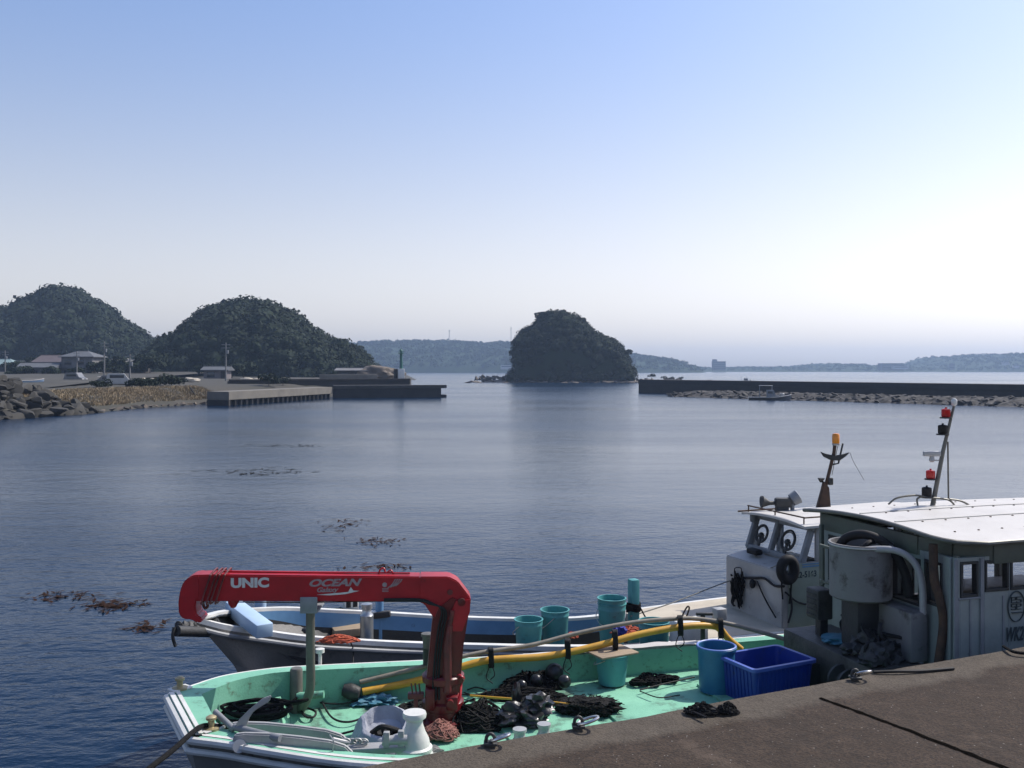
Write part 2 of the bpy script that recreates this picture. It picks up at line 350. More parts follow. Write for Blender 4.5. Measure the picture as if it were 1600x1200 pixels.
# ================================================================== THE SETTING
def water_mat():
    m = bpy.data.materials.new('harbour_water'); m.use_nodes = True
    t = m.node_tree; n = t.nodes; L = t.links; b = n['Principled BSDF']
    b.inputs['Base Color'].default_value = (.0, .011, .032, 1); b.inputs['IOR'].default_value = 1.265
    tc = n.new('ShaderNodeTexCoord')
    def nz(sx, sy, sc, det, rgh=.55):
        mp = n.new('ShaderNodeMapping'); mp.inputs['Scale'].default_value = (sx, sy, 1); mp.inputs['Rotation'].default_value = (0, 0, R(-14))
        L.new(tc.outputs['Object'], mp.inputs['Vector'])
        x = n.new('ShaderNodeTexNoise'); x.inputs['Scale'].default_value = sc; x.inputs['Detail'].default_value = det; x.inputs['Roughness'].default_value = rgh
        L.new(mp.outputs['Vector'], x.inputs['Vector']); return x.outputs['Fac']
    fine = nz(1, 1.5, 3.2, 3); mid = nz(.7, 1.3, .8, 3); slick = nz(.35, 1.6, .035, 4, .6)
    mr = n.new('ShaderNodeMapRange'); mr.inputs['From Min'].default_value = .38; mr.inputs['From Max'].default_value = .62
    mr.inputs['To Min'].default_value = .45; mr.inputs['To Max'].default_value = 1.0
    L.new(slick, mr.inputs['Value'])
    cm = n.new('ShaderNodeMapping'); cm.inputs['Location'].default_value = (-10/40, -44/34, 0); cm.inputs['Scale'].default_value = (1/40, 1/34, 0)
    L.new(tc.outputs['Object'], cm.inputs['Vector']); ln = n.new('ShaderNodeVectorMath'); ln.operation = 'LENGTH'; L.new(cm.outputs['Vector'], ln.inputs[0])
    calm = n.new('ShaderNodeMapRange'); calm.interpolation_type = 'SMOOTHSTEP'; calm.inputs['From Min'].default_value = .2; calm.inputs['From Max'].default_value = 1.1
    calm.inputs['To Min'].default_value = .38; calm.inputs['To Max'].default_value = 1.0; L.new(ln.outputs['Value'], calm.inputs['Value'])   # the sheltered middle of the basin
    def mul(a, k):
        x = n.new('ShaderNodeMath'); x.operation = 'MULTIPLY'; L.new(a, x.inputs[0])
        if isinstance(k, float): x.inputs[1].default_value = k
        else: L.new(k, x.inputs[1])
        return x.outputs[0]
    def add(a, c):
        x = n.new('ShaderNodeMath'); L.new(a, x.inputs[0]); L.new(c, x.inputs[1]); return x.outputs[0]
    h = add(mul(mul(fine, .040), mr.outputs['Result']), mul(mul(mid, .085), mr.outputs['Result']))
    h = mul(h, calm.outputs['Result'])
    bp = n.new('ShaderNodeBump'); bp.inputs['Strength'].default_value = 1.0; bp.inputs['Distance'].default_value = 1.0
    L.new(h, bp.inputs['Height']); L.new(bp.outputs['Normal'], b.inputs['Normal'])
    rr = n.new('ShaderNodeMapRange'); rr.inputs['To Min'].default_value = .10; rr.inputs['To Max'].default_value = .20
    L.new(mr.outputs['Result'], rr.inputs['Value']); L.new(rr.outputs['Result'], b.inputs['Roughness'])
    return m
q = MB().add([(-2600, -60, 0), (2600, -60, 0), (2600, 2700, 0), (-2600, 2700, 0)], [(0, 1, 2, 3)])
tag(q.build('water', water_mat()), kind='structure')
q = MB().add([(-2600, -60, -4), (2600, -60, -4), (2600, 2700, -4), (-2600, 2700, -4)], [(0, 1, 2, 3)])
tag(q.build('sea_bed', M['dark_concrete']), kind='structure')

# ---- quay under the photographer: edge line, coping of paler concrete, rough dark surface
QO = Vector((-.75, 6.13, 0)); QU = Vector((5.338, 2.52, 0)).normalized(); QN = Vector((-QU.y, QU.x, 0)); QZ = 2.1
def Q(s, t, z=QZ): v = QO+QU*s+QN*t; return Vector((v.x, v.y, z))
def quay_mat():
    m = bpy.data.materials.new('quay_surface'); m.use_nodes = True
    t = m.node_tree; n = t.nodes; L = t.links; b = n['Principled BSDF']; b.inputs['Roughness'].default_value = .92
    b.inputs['Specular IOR Level'].default_value = .25
    tc = n.new('ShaderNodeTexCoord'); sx = n.new('ShaderNodeSeparateXYZ'); L.new(tc.outputs['Object'], sx.inputs[0])
    def nz(sc, det, rg=.6):
        x = n.new('ShaderNodeTexNoise'); x.inputs['Scale'].default_value = sc; x.inputs['Detail'].default_value = det; x.inputs['Roughness'].default_value = rg
        L.new(tc.outputs['Object'], x.inputs['Vector']); return x.outputs['Fac']
    def mix(f, a, c):
        x = n.new('ShaderNodeMix'); x.data_type = 'RGBA'; L.new(f, x.inputs['Factor'])
        for k, v in (('A', a), ('B', c)):
            if isinstance(v, tuple): x.inputs[k].default_value = v+(1,)
            else: L.new(v, x.inputs[k])
        return x.outputs['Result']
    def rngm(f, a, c):
        x = n.new('ShaderNodeMapRange'); x.inputs['From Min'].default_value = a; x.inputs['From Max'].default_value = c; L.new(f, x.inputs['Value']); return x.outputs['Result']
    big = nz(1.4, 8, .65); grain = nz(55, 4); mid = nz(6, 6); speck = nz(38, 2, .5)
    rough = mix(rngm(mid, .35, .65), (.043, .029, .019), (.064, .044, .030))
    rough = mix(rngm(grain, .4, .7), rough, (.017, .0135, .011))
    rough = mix(rngm(big, .52, .66), rough, (.030, .022, .016)); rough = mix(rngm(nz(.9, 6, .7), .60, .70), rough, (.085, .062, .045))
    rough = mix(rngm(speck, .715, .74), rough, (.22, .20, .175))
    cop = mix(rngm(mid, .35, .7), (.100, .082, .062), (.070, .057, .043))
    cop = mix(rngm(grain, .45, .7), cop, (.045, .037, .028))
    w1 = n.new('ShaderNodeMath'); w1.operation = 'MULTIPLY_ADD'; w1.inputs[1].default_value = .55; L.new(big, w1.inputs[0]); L.new(sx.outputs['Y'], w1.inputs[2])
    w2 = n.new('ShaderNodeMath'); w2.operation = 'MULTIPLY_ADD'; w2.inputs[1].default_value = .06; L.new(mid, w2.inputs[0]); L.new(w1.outputs[0], w2.inputs[2])
    L.new(mix(rngm(w2.outputs[0], -.12, .0), rough, cop), b.inputs['Base Color'])
    a = n.new('ShaderNodeMath'); a.operation = 'MULTIPLY_ADD'; a.inputs[1].default_value = .5; L.new(grain, a.inputs[0]); L.new(mid, a.inputs[2])
    bp = n.new('ShaderNodeBump'); bp.inputs['Strength'].default_value = .8; bp.inputs['Distance'].default_value = .025
    L.new(a.outputs[0], bp.inputs['Height']); L.new(bp.outputs['Normal'], b.inputs['Normal'])
    return m
def quay_pt(u, v):     # local: x along the edge, y towards the water
    s = -14+u*44; t = -14*(1-v)**2
    e = .035*noise.noise((s*1.3, 0, 3))+.025*noise.noise((s*5, 0, 9))-.05*max(0, noise.noise((s*2.6, 3, 9))-.25) if v > .98 else 0
    return Vector((s, t+e, QZ+.012*noise.noise((s*.8, t*.8, 0))+.006*noise.noise((s*3, t*3, 5))-(.02 if v > .999 else 0)))
b = MB().grid(quay_pt, 260, 50)
nu = 261; top = [b.v[50*nu+i] for i in range(nu)]
b.add(top+[Vector((p.x, p.y, -2.5)) for p in top], [(i, i+1, nu+i+1, nu+i) for i in range(nu-1)])
QRZ = math.atan2(QU.y, QU.x)
quay = b.build('quay', quay_mat(), loc=(QO.x, QO.y, 0), rz=QRZ); tag(quay, kind='structure')
# open joint in the paving, a ragged dark line
c0, c1 = G(1281, 1091, QZ), G(1560, 1196, QZ); d = (c1-c0).normalized(); sn = Vector((-d.y, d.x, 0)); jl = (c1-c0).length
vs = []; N = 90
MJ = mat('open_joint', (.004,.0035,.003), (.008,.007,.006), 20, 1.0, spec=0)
for i in range(N+1):
    t = i/N; wv = .012*noise.noise((t*14, 0, 1)); wd = .010+.009*noise.noise((t*30, 4, 0))+.008*t
    p = c0+d*jl*t*1.4
    for sg in (-1, 1):
        q_ = Vector((p.x, p.y, 0))+sn*(wv+sg*max(.009, wd*1.5)); ls_, lt_ = (q_-QO).dot(QU), (q_-QO).dot(QN)
        vs.append(Vector((q_.x, q_.y, QZ+.012*noise.noise((ls_*.8, lt_*.8, 0))+.006*noise.noise((ls_*3, lt_*3, 5))+.005)))
tag(MB().add(vs, [(2*i, 2*i+2, 2*i+3, 2*i+1) for i in range(N)]).build('joint', MJ, quay, world=True))

# ---- left shore: land sheet with a bank down to the water
SH = [(-260, 60), (-120, 72), (-90, 78), (-60, 85), (-47, 88), (-45.5, 95), (-44.6, 101), (-43.9, 109), (-43.7, 115), (-42, 121), (-40, 127.8), (-37.5, 133),
      (-33, 150), (-30, 160), (-22, 169), (-17.5, 172), (-17.2, 185), (-20, 215), (-30, 280), (-45, 340), (-42, 420), (-60, 520), (-110, 700)]
sh = catmull([(x, y, 0) for x, y in SH], 5)
prof = [(-3, -1.6), (0, 0), (.8, .35), (1.8, .8), (3.2, 1.5), (4.8, 1.95), (7, 2.15), (14, 2.25), (30, 2.4), (70, 2.8), (200, 4)]
vs = []
for i, p in enumerate(sh):
    t = (sh[min(i+1, len(sh)-1)]-sh[max(i-1, 0)]).normalized(); nn = Vector((-t.y, t.x, 0))
    if i > 60: nn = (nn*.5+Vector((-1, .1, 0))).normalized()
    for d_, z in prof:
        q_ = p+nn*d_; k = .0 if d_ <= 0 else min(.35, d_*.1)
        vs.append(Vector((q_.x, q_.y, z+k*noise.noise((q_.x*.3, q_.y*.3, 0)))))
K = len(prof)
fs = [(i*K+j, i*K+j+1, (i+1)*K+j+1, (i+1)*K+j) for i in range(len(sh)-1) for j in range(K-1)]
tag(MB().add(vs, fs).build('shore_ground', M['soil']), kind='structure')
base = MB().add([(-900, 150, 1.7), (-62, 150, 1.7), (-75, 330, 1.7), (-120, 700, 1.7), (-900, 900, 1.7)], [(0, 1, 2, 3, 4)])
tag(base.build('inland_ground', M['soil']), kind='structure')
# dry grass of the bank
V = []
for k in range(17000):
    i = int(rng.integers(26, 53)); p = sh[i].lerp(sh[i+1], float(rng.random())); t = (sh[i+1]-sh[i]).normalized(); nn = Vector((-t.y, t.x, 0))
    d_ = float(rng.uniform(1.3, 7.0)); z = float(np.interp(d_, [a for a, _ in prof], [c for _, c in prof])); q_ = p+nn*d_
    h = float(rng.uniform(.15, .38)); a = rng.uniform(0, 6.28); e = Vector((math.cos(a), math.sin(a), 0))*float(rng.uniform(.02, .07)); ln = Vector((float(rng.normal()*.15), float(rng.normal()*.15), h))
    o_ = Vector((q_.x, q_.y, z-.05)); V.append([o_-e, o_+e, o_+e*.4+ln, o_-e*.4+ln])
tag(quads_mesh('bank_grass', np.array([[list(x) for x in f] for f in V]), M['drygrass']), 'dry straw coloured grass covering the low bank left of the pier', 'grass', kind='stuff')

# ---- armour stones at the left edge of the photo
def rock_mesh(seed, cuts=9):
    b = bmesh.new(); bmesh.ops.create_icosphere(b, subdivisions=3, radius=1); rr = random.Random(seed)
    for k in range(cuts):
        n_ = Vector((rr.gauss(0, 1), rr.gauss(0, 1), rr.gauss(0, 1))).normalized(); dd = rr.uniform(.36, .62)
        for x in b.verts:
            s_ = x.co.dot(n_)-dd
            if s_ > 0: x.co -= n_*s_
    for x in b.verts: x.co += x.co.normalized()*.03*noise.noise(x.co*2.5+Vector((seed, 0, 0)))
    me = bpy.data.meshes.new('stone'); b.to_mesh(me); b.free()
    me.polygons.foreach_set('use_smooth', [True]*len(me.polygons)); me.set_sharp_from_angle(angle=R(22))
    return me
RM = [rock_mesh(i) for i in range(9)]
def rock_set(name, m, label, cat, group, spots):
    ms = []
    for me in RM: k = me.copy(); k.materials.append(m); ms.append(k)
    for i, (x, y, z, sx, sy, sz, rz) in enumerate(spots):
        o = bpy.data.objects.new(name, ms[i % len(ms)]); COL.objects.link(o)
        o.location = (x, y, z); o.scale = (sx, sy, sz); o.rotation_euler = (random.uniform(-.4, .4), random.uniform(-.4, .4), rz)
        tag(o, label, cat, group)
sp = []
for row, (yb, z, n_) in enumerate([(-1.0, .2, 24), (1.0, .95, 23), (2.8, 1.75, 22), (4.8, 2.6, 19), (6.6, 3.3, 15)]):
    for i in range(n_):
        t = i/(n_-1); px = -70+t*(225-22*row)
        y = 89+max(0, px)/140*12; X = (px-800)/F*y
        x_ = X-yb*.75+random.uniform(-.4, .4); yy = y+yb*.65+random.uniform(-.5, .5); r_ = random.uniform(.72, 1.25)*(1-.2*(px > 120))
        zz = z*(1-.35*max(0, (px-70)/80))
        sp.append((x_, yy, zz+random.uniform(-.2, .25), r_*1.25, r_, r_*random.uniform(.62, .85), random.uniform(0, 6)))
rock_set('armour_stone', M['boulder'], 'large angular boulder in the dark stone mound at the left shoreline', 'boulder', 'boulders of the stone mound by the left shore', sp)
sp = []
for k in range(26):
    i = 27+k*27/26; p = sh[int(i)].lerp(sh[int(i)+1], i % 1); r_ = random.uniform(.3, .6)
    sp.append((p.x-.2, p.y+random.uniform(-.3, .6), .12, r_*1.4, r_, r_*.6, random.uniform(0, 6)))
rock_set('shore_rock', M['reefrock'], 'small dark rock along the waterline below the grassy bank', 'rock', 'small rocks at the foot of the grassy bank', sp)

# ---- left pier on piles, dark breakwater, upper wall
pier = thing('pier', 'low pale concrete pier on piles jutting from the grassy bank', 'pier', (-35.7, 121, 0))
A, B_, C_, D_ = Vector((-38.9, 122.4, 0)), Vector((-35.7, 121, 0)), Vector((-28.6, 153, 0)), Vector((-31.7, 154, 0))
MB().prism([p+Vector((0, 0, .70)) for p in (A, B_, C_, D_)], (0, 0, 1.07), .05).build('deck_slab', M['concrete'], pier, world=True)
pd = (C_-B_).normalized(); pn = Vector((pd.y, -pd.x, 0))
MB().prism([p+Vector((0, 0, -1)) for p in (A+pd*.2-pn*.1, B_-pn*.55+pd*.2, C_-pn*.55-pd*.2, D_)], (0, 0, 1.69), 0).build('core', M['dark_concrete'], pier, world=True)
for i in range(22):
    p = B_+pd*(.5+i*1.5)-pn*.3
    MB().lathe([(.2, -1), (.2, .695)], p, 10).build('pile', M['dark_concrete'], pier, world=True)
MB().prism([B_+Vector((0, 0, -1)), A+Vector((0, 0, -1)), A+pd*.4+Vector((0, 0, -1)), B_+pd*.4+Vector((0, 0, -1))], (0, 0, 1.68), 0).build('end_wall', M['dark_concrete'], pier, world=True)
bw = thing('breakwater_wall', 'long dark low breakwater wall reaching out from the pier to the left of the island', 'breakwater', (-10.7, 157, 0))
E0, E1 = Vector((-28.45, 153, 0)), Vector((-10.7, 157.2, 0)); ed = (E1-E0).normalized(); en = Vector((-ed.y, ed.x, 0))
MB().prism([p+Vector((0, 0, -1)) for p in (E0, E1-ed*.9, E1-ed*.9+en*3, E0+en*3)], (0, 0, 2.5), .05).build('wall_body', M['dark_concrete'], bw, world=True)
MB().prism([p+Vector((0, 0, 1.51)) for p in (E0-en*.12, E1-en*.12, E1+en*3, E0+en*3)], (0, 0, .52), .05).build('coping', mat('weathered_coping', (.07,.065,.06), (.045,.043,.04), .6, .9, bump=.4, bscale=2), bw, world=True)
MB().prism([p+Vector((0, 0, -1)) for p in (E1-ed*.89, E1, E1+en*3, E1-ed*.89+en*3)], (0, 0, 1.45), .05).build('footing', M['dark_concrete'], bw, world=True)
uw = thing('sea_wall', 'dark upper sea wall behind the pier with the light beacon on it', 'wall', (-30, 168, 0))
MB().prism([Vector(p) for p in ((-46, 156, .5), (-18.2, 171.0, .5), (-18.2, 173.6, .5), (-47, 158.5, .5))], (0, 0, 2.15), .05).build('wall_body', M['dark_concrete'], uw, world=True)
MB().prism([Vector(p) for p in ((-46, 155.85, 2.66), (-18.1, 170.85, 2.66), (-18.1, 172, 2.66), (-46, 157, 2.66))], (0, 0, .3), .04).build('parapet', mat('parapet_concrete', (.06,.05,.043), (.04,.035,.03), .6, .9, bump=.4, bscale=2), uw, world=True)
bc = thing('light_beacon', 'slim dark green harbour beacon on a white block on the left sea wall', 'beacon', (-19.9, 172.3, 2.6))
MB().box((0, 0, 1.05), (1.15, 1.15, 2.1), .05, .25).build('pedestal', M['white'], bc)
MB().box((-.95, .5, 1.05), (.75, 1.0, 2.0), .04, .25).build('side_block', M['dark_concrete'], bc)
MB().lathe([(.34, 2.1), (.28, 2.4), (.22, 4.6), (.24, 4.75)], seg=14).build('tower', M['beacon_green'], bc)
gl = MB().lathe([(.24, 4.75), (.5, 4.8), (.5, 4.88), (.2, 4.9), (.2, 5.3), (.28, 5.33), (.2, 5.5), (.05, 5.62)], seg=14).build('lantern', M['beacon_green'], bc)
g = MB()
for k in range(8): a = k*math.pi/4; g.tube([(.48*math.cos(a), .48*math.sin(a), 4.86), (.48*math.cos(a), .48*math.sin(a), 5.25)], .02, 5)
g.tube([(.48*math.cos(a), .48*math.sin(a), 5.25) for a in [k*math.pi/8 for k in range(16)]], .02, 5, closed=True); g.tube([(0, 0, 5.6), (0, 0, 6.2)], .03, 5)
g.build('railing', M['beacon_green'], gl)
oc = MB().lump((-28.5, 205, 3.0), (5.2, 4, 2.3), 4, .35, 1.6, 3).build('rock_outcrop', M['reefrock'], world=True, loc=(-27.5, 205, 0)); tag(oc, 'brown bare rock outcrop between the wooded hill and the beacon', 'rock')
sw = MB().box((0, 0, 0), (11, .5, 1.5), .05).build('retaining_wall', M['concrete'], loc=(-31.5, 185, 2.9), rz=.25); tag(sw, 'short pale retaining wall below the brown rock outcrop', 'wall')

# ---- right breakwater, stone strip in front of it
rb = thing('breakwater_wall', 'very long straight dark breakwater wall across the right half behind the stone strip', 'breakwater', (25, 191, 0))
F0, F1 = Vector((25, 190, 0)), Vector((68, 127, 0)); fd = (F1-F0).normalized(); fn = Vector((-fd.y, fd.x, 0)); F2 = F1+fd*70
MB().prism([p+Vector((0, 0, -1)) for p in (F0, F2, F2+fn*5, F0+fn*5)], (0, 0, 2.7), .06).build('wall_body', M['dark_concrete'], rb, world=True)
MB().prism([p+Vector((0, 0, 1.71)) for p in (F0-fn*.1, F2-fn*.1, F2+fn*5, F0+fn*5)], (0, 0, .85), .06).build('parapet', mat('parapet_dark', (.036,.035,.035), (.024,.023,.023), .5, .9, bump=.4, bscale=2), rb, world=True)
sp = []
L0, L1 = Vector((25.6, 163, 0)), Vector((66, 112, 0)); ld = (L1-L0).normalized(); ln_ = Vector((-ld.y, ld.x, 0))
for k in range(290):
    t = random.random()**.8; off = random.uniform(0, 5.5)*(.35+.65*min(1, t*4)); p = L0.lerp(L1, t)+ln_*off
    r_ = random.uniform(.2, .62)*random.uniform(.7, 1.2)
    sp.append((p.x, p.y, .05+.17*min(off, 4)+random.uniform(0, .2), r_*1.7, r_, r_*.6, random.uniform(0, 6)))
rock_set('riprap_stone', M['riprap'], 'stone in the low mottled stone strip in front of the right breakwater', 'stone', 'stones of the strip before the right breakwater', sp)

def strip_pt(u, v):
    t = -.01+u*1.3; p = L0.lerp(L1, t)+ln_*(-.6+v*7.5); k = min(1, u*25)
    return Vector((p.x, p.y, -.5+k*(.4+1.0*math.sin(min(1, v*1.1)*math.pi*.6))+.3*k*noise.noise((p.x*.8, p.y*.8, 0))+.25*k*noise.noise((p.x*2, p.y*2, 0))))
tag(MB().grid(strip_pt, 260, 16).build('stone_bank', M['riprap'], smooth=False), kind='structure')

# ---- woods: crowns of leaf faces on a mound
def ridge(pts, Y):
    a = [((px-800)/F*Y, H-(py-HZ)/F*Y) for px, py in pts]; return [x for x, _ in a], [z for _, z in a]
def wood(name, label, m, pts, Y, depth, r0, r1, nleaf, back=.35, zb=1.5, over=.8, spacing=.85, hang=.0, mound=True, kind='stuff', cat='woodland'):
    pts = [(a, c+8) for a, c in pts] if name == 'hill_wood' else pts; xs, zs = ridge(pts, Y)
    def hgt(x, y):
        x = x*Y/y
        v = (y-Y)/depth if y < Y else (y-Y)/(depth*back)
        rz = max(zb, float(np.interp(x, xs, zs))-over*r1*.75)
        return zb+(rz-zb)*math.sqrt(max(0, 1-min(1, abs(v))**2.0))
    def fn(u, v):
        y = Y-depth+(depth+depth*back)*v; x = (xs[0]+(xs[-1]-xs[0])*u)*y/Y
        return Vector((x, y, hgt(x, y)-.3))
    mb = MB().grid(fn, 50, 24)
    V = []; x = xs[0]
    cnt = 0; pr = random.Random(name)
    while x < xs[-1]:
        y = Y-depth
        while y < Y+depth*back*.5:
            yy = y+pr.uniform(-1, 1)*r0*.7; xx = (x+pr.uniform(-1, 1)*r0*.7)*yy/Y
            r = pr.uniform(r0, r1)*(.75 if pr.random() < .25 else 1.35 if pr.random() < .06 else 1); z = hgt(xx, yy)
            if z > zb+.4 or yy < Y-depth*.7:
                c = (xx, yy, z+r*.15); sz = r*pr.uniform(.75, 1.0)
                V.append(leaf_shell(c, (r, r, sz), int(nleaf*1.7), r*.14, jitter=.34))
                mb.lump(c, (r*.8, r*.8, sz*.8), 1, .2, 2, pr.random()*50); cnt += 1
            y += (r0+r1)*.5*spacing*1.25
        x += (r0+r1)*.5*spacing
    c0 = Vector(((xs[0]+xs[-1])/2, Y, 0))
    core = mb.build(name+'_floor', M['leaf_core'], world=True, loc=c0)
    o = quads_mesh(name, np.concatenate(V)-np.array(c0)[None, None, :], m, c0)
    core.parent = o; core.location = (0, 0, 0); core.name = 'understorey'
    tag(o, label, cat, kind=kind); print(name, cnt, len(o.data.polygons))
    return o
hill1 = [(-160, 500), (-90, 488), (-40, 481), (0, 479), (30, 474), (50, 460), (80, 446), (110, 447), (130, 457), (158, 472), (175, 484), (195, 499), (215, 513), (245, 531), (262, 545), (285, 562), (320, 580)]
wood('hill_wood', 'dark wooded hill with a rounded peak at the far left behind the houses', M['leaf_hill'], hill1, 470, 95, 2.8, 6.2, 90)
hill2 = [(210, 570), (232, 548), (248, 532), (262, 522), (275, 520), (292, 505), (308, 490), (325, 478), (350, 471), (385, 466), (405, 467), (430, 472), (452, 482), (468, 494), (480, 507), (498, 515), (515, 527), (528, 545), (540, 580)]
wood('hill_wood', 'broad rounded wooded hill just left of the beacon', M['leaf_hill'], hill2, 330, 62, 1.9, 4.2, 100)
hill3 = [(490, 560), (505, 530), (522, 525), (535, 523), (548, 530), (560, 538), (570, 549), (580, 560), (588, 577)]
wood('hill_wood', 'small lower wooded knoll at the right foot of the broad hill', M['leaf_hill'], hill3, 300, 22, 1.8, 3.0, 80)
isl = [(797, 592), (800, 560), (803, 535), (808, 518), (818, 510), (832, 503), (842, 490), (858, 485), (878, 482), (890, 486), (905, 496), (920, 505), (932, 518), (945, 520), (960, 527), (974, 538), (982, 556), (990, 572), (996, 592)]
isl = [(893+(a-893)*.955, c+4) for a, c in isl]
wood('island_wood', 'dense dark trees covering the small round island in the middle', M['leaf_island'], isl, 352, 15, 1.1, 2.9, 80, back=.8, zb=1.3, over=.75, spacing=.8)
# trees leaning out of the island's outline, one thing each
def tree(label, base, lean, h, r, nleaf, m, group=None, clumps=4, name='tree', cat='tree', tr=.16):
    o = thing(name, label, cat, base, 0, group)
    tip = Vector((lean[0], lean[1], h)); pr = random.Random(str(base))
    path = catmull([(0, 0, -.5), tip*.35+Vector((0, 0, .2)), tip*.75, tip], 5)
    tb = MB().tube(path, [tr*(1-.75*i/(len(path)-1)) for i in range(len(path))], 7)
    V = []
    for k in range(clumps):
        a = k*2.4+pr.random(); rr = r*pr.uniform(.45, .75)
        c = tip+Vector((math.cos(a)*r*.6, math.sin(a)*r*.6, pr.uniform(-.35, .3)*r))
        V.append(leaf_shell(c, (rr, rr, rr*.62), nleaf, max(.09, rr*.2), -.6)); tb.tube([tip*.7, tip*.7+(c-tip*.7)*.6, c], [tr*.4, tr*.25, tr*.1], 5)
    tb.build('trunk', M['bark'], o); quads_mesh('crown', np.concatenate(V), m, parent=o)
    return o
for px, py, Y, hh, r, ln in [(873, 503, 350, 3.0, 2.4, .6), (850, 506, 350, 3.0, 2.2, -1), (902, 512, 350, 2.8, 2.0, 1.2), (812, 560, 344, 2.4, 1.7, -1.6), (812, 545, 346, 2.4, 1.6, -1.3), (976, 560, 347, 2.2, 1.6, 1.2)]:
    b_ = P(px, py, Y); tree('dark tree standing up out of the outline of the wooded island', (b_.x, b_.y, b_.z), (ln, 0), hh, r, 130, M['leaf_island'], 'trees along the edge of the island', 5)
# island reef
def reef(u, v):
    x = -14+u*66; y = 333+v*34; e = min(1, 6*min(u, 1-u)+.05)*min(1, 5*min(v, 1-v))
    return Vector((x, y, -.6+e*1.5+.55*e*noise.noise((x*.35, y*.35, 2))+.5*e*noise.noise((x*.12, y*.12, 7))))
tag(MB().grid(reef, 90, 40).build('island_ground', M['reefrock'], smooth=False), kind='structure')
sp = []
for k in range(20):
    px = 742+k*3.2+random.uniform(-2, 2); Y = random.uniform(338, 350); r_ = random.uniform(.8, 1.7); p = P(px, 590, Y)
    sp.append((p.x, Y, .9+random.uniform(0, .8), r_*1.2, r_, r_*.9, random.uniform(0, 6)))
rock_set('reef_rock', M['reefrock'], 'dark rock on the reef at the left foot of the wooded island', 'rock', 'rocks at the left foot of the island', sp)
sp = []
for k in range(34):
    px = random.uniform(725, 1000); Y = random.uniform(322, 336); r_ = random.uniform(.5, 1.3); p = P(px, 590, Y)
    sp.append((p.x, Y, .1, r_*2.0, r_, r_*.35, random.uniform(-.3, .3)))
rock_set('reef_rock', M['reefrock'], 'flat brown rock awash along the water in front of the wooded island', 'rock', 'flat rocks awash before the island', sp)
sp = []
for k in range(22):
    px = 985+k*6+random.uniform(-3, 3); Y = random.uniform(330, 345); p = P(px, 590, Y); r_ = random.uniform(.7, 1.5)*(1.1 if px < 1070 else .6)
    sp.append((p.x, Y, .5, r_*1.5, r_, r_*.9, random.uniform(0, 6)))
rock_set('reef_rock', M['reefrock'], 'brownish rock showing above the left end of the right breakwater', 'rock', 'rocks behind the end of the right breakwater', sp)
for px, hh, r, Y in [(1018, 1.3, 1.3, 338), (1037, .8, 1.0, 338), (1048, .7, .9, 340), (1064, .7, .9, 339)]:
    b_ = P(px, 588, Y); tree('low dark shrub among the rocks right of the island', (b_.x, b_.y, .9), (.1, 0), hh, r, 60, M['leaf_island'], 'shrubs right of the island', 4, 'shrub', 'shrub', .07)

# ---- far shores
def far_ridge(name, pts, Y, depth, amp):
    xs, zs = ridge(pts, Y)
    def fn(u, v):
        x = xs[0]+(xs[-1]-xs[0])*u; y = Y-depth*.12+depth*v; top = float(np.interp(x, xs, zs))
        k = min(1, math.sin(min(1, v*1.25)*math.pi/2)**.55) if v < .8 else 1-.8*(v-.8)/.2
        n_ = amp*(noise.noise((x*.02, y*.02, 0))+.9*noise.noise((x*.05, y*.05, 3)))
        return Vector((x, y, -.5+(top+.5)*k+n_*min(1, v*12)))
    V = []; lo_ = Vector(((xs[0]+xs[-1])/2, Y, 0))
    for k in range(2600):
        u, v = float(rng.random()), float(rng.random())**1.3*.82+.02; p = fn(u, v); top = float(np.interp(p.x, xs, zs))
        if p.z < 2.2: continue
        rr = float(rng.uniform(2.5, 6.0))*min(1, .35+top/60); V.append(leaf_shell((p.x, p.y, p.z+rr*.1), (rr, rr, rr*.75), 26, rr*.3, jitter=.5)-np.array(lo_)[None, None, :])
    g_ = MB().grid(fn, 320, 60).build(name, M['farhill'], angle=180, world=True, loc=lo_)
    quads_mesh('tree_cover', np.concatenate(V), M['farhill'], parent=g_)
    return tag(g_, kind='structure')
far_ridge('far_hills', [(380, 545), (480, 533), (540, 529), (560, 528), (620, 527), (680, 527), (715, 529), (730, 529), (750, 532), (775, 529), (800, 529), (870, 540), (980, 548), (1000, 549), (1040, 553), (1060, 556), (1083, 560), (1090, 568), (1096, 580)], 1400, 420, 2.2)
far_ridge('far_lowland', [(1060, 577), (1085, 574), (1110, 573), (1150, 575), (1200, 574), (1240, 573), (1290, 573), (1330, 570), (1345, 567), (1365, 569), (1380, 568), (1412, 569), (1425, 573), (1470, 572), (1490, 569), (1512, 568), (1522, 563), (1540, 558), (1560, 556), (1580, 555), (1640, 552), (1800, 549), (2000, 560)], 1750, 420, 1.6)
def far_building(label, px, py0, py1, wpx, Y, m, tower=False, rows=3):
    z0 = H-(py1-HZ)/F*Y; z1 = H-(py0-HZ)/F*Y; wd = wpx/F*Y; x = (px-800)/F*Y
    o = thing('building', label, 'building', (x, Y, z0))
    MB().box((0, 0, (z1-z0)/2-1), (wd, wd*.5, z1-z0+2), .1).build('wall', m, o)
    MB().box((0, 0, z1-z0+.25), (wd*1.03, wd*.53, .5), .05).build('roof', M['tile_grey'], o)
    if tower: MB().box((-wd*.32, 0, z1-z0+2.2), (wd*.3, wd*.4, 3.6), .1).build('stair_tower', m, o)
    for r_ in range(rows):
        MB().box((0, -wd*.25-.02, (z1-z0)*(r_+.55)/rows), (wd*.9, .1, (z1-z0)/rows*.4), 0).build('window', M['window_dark'], o)
    return o
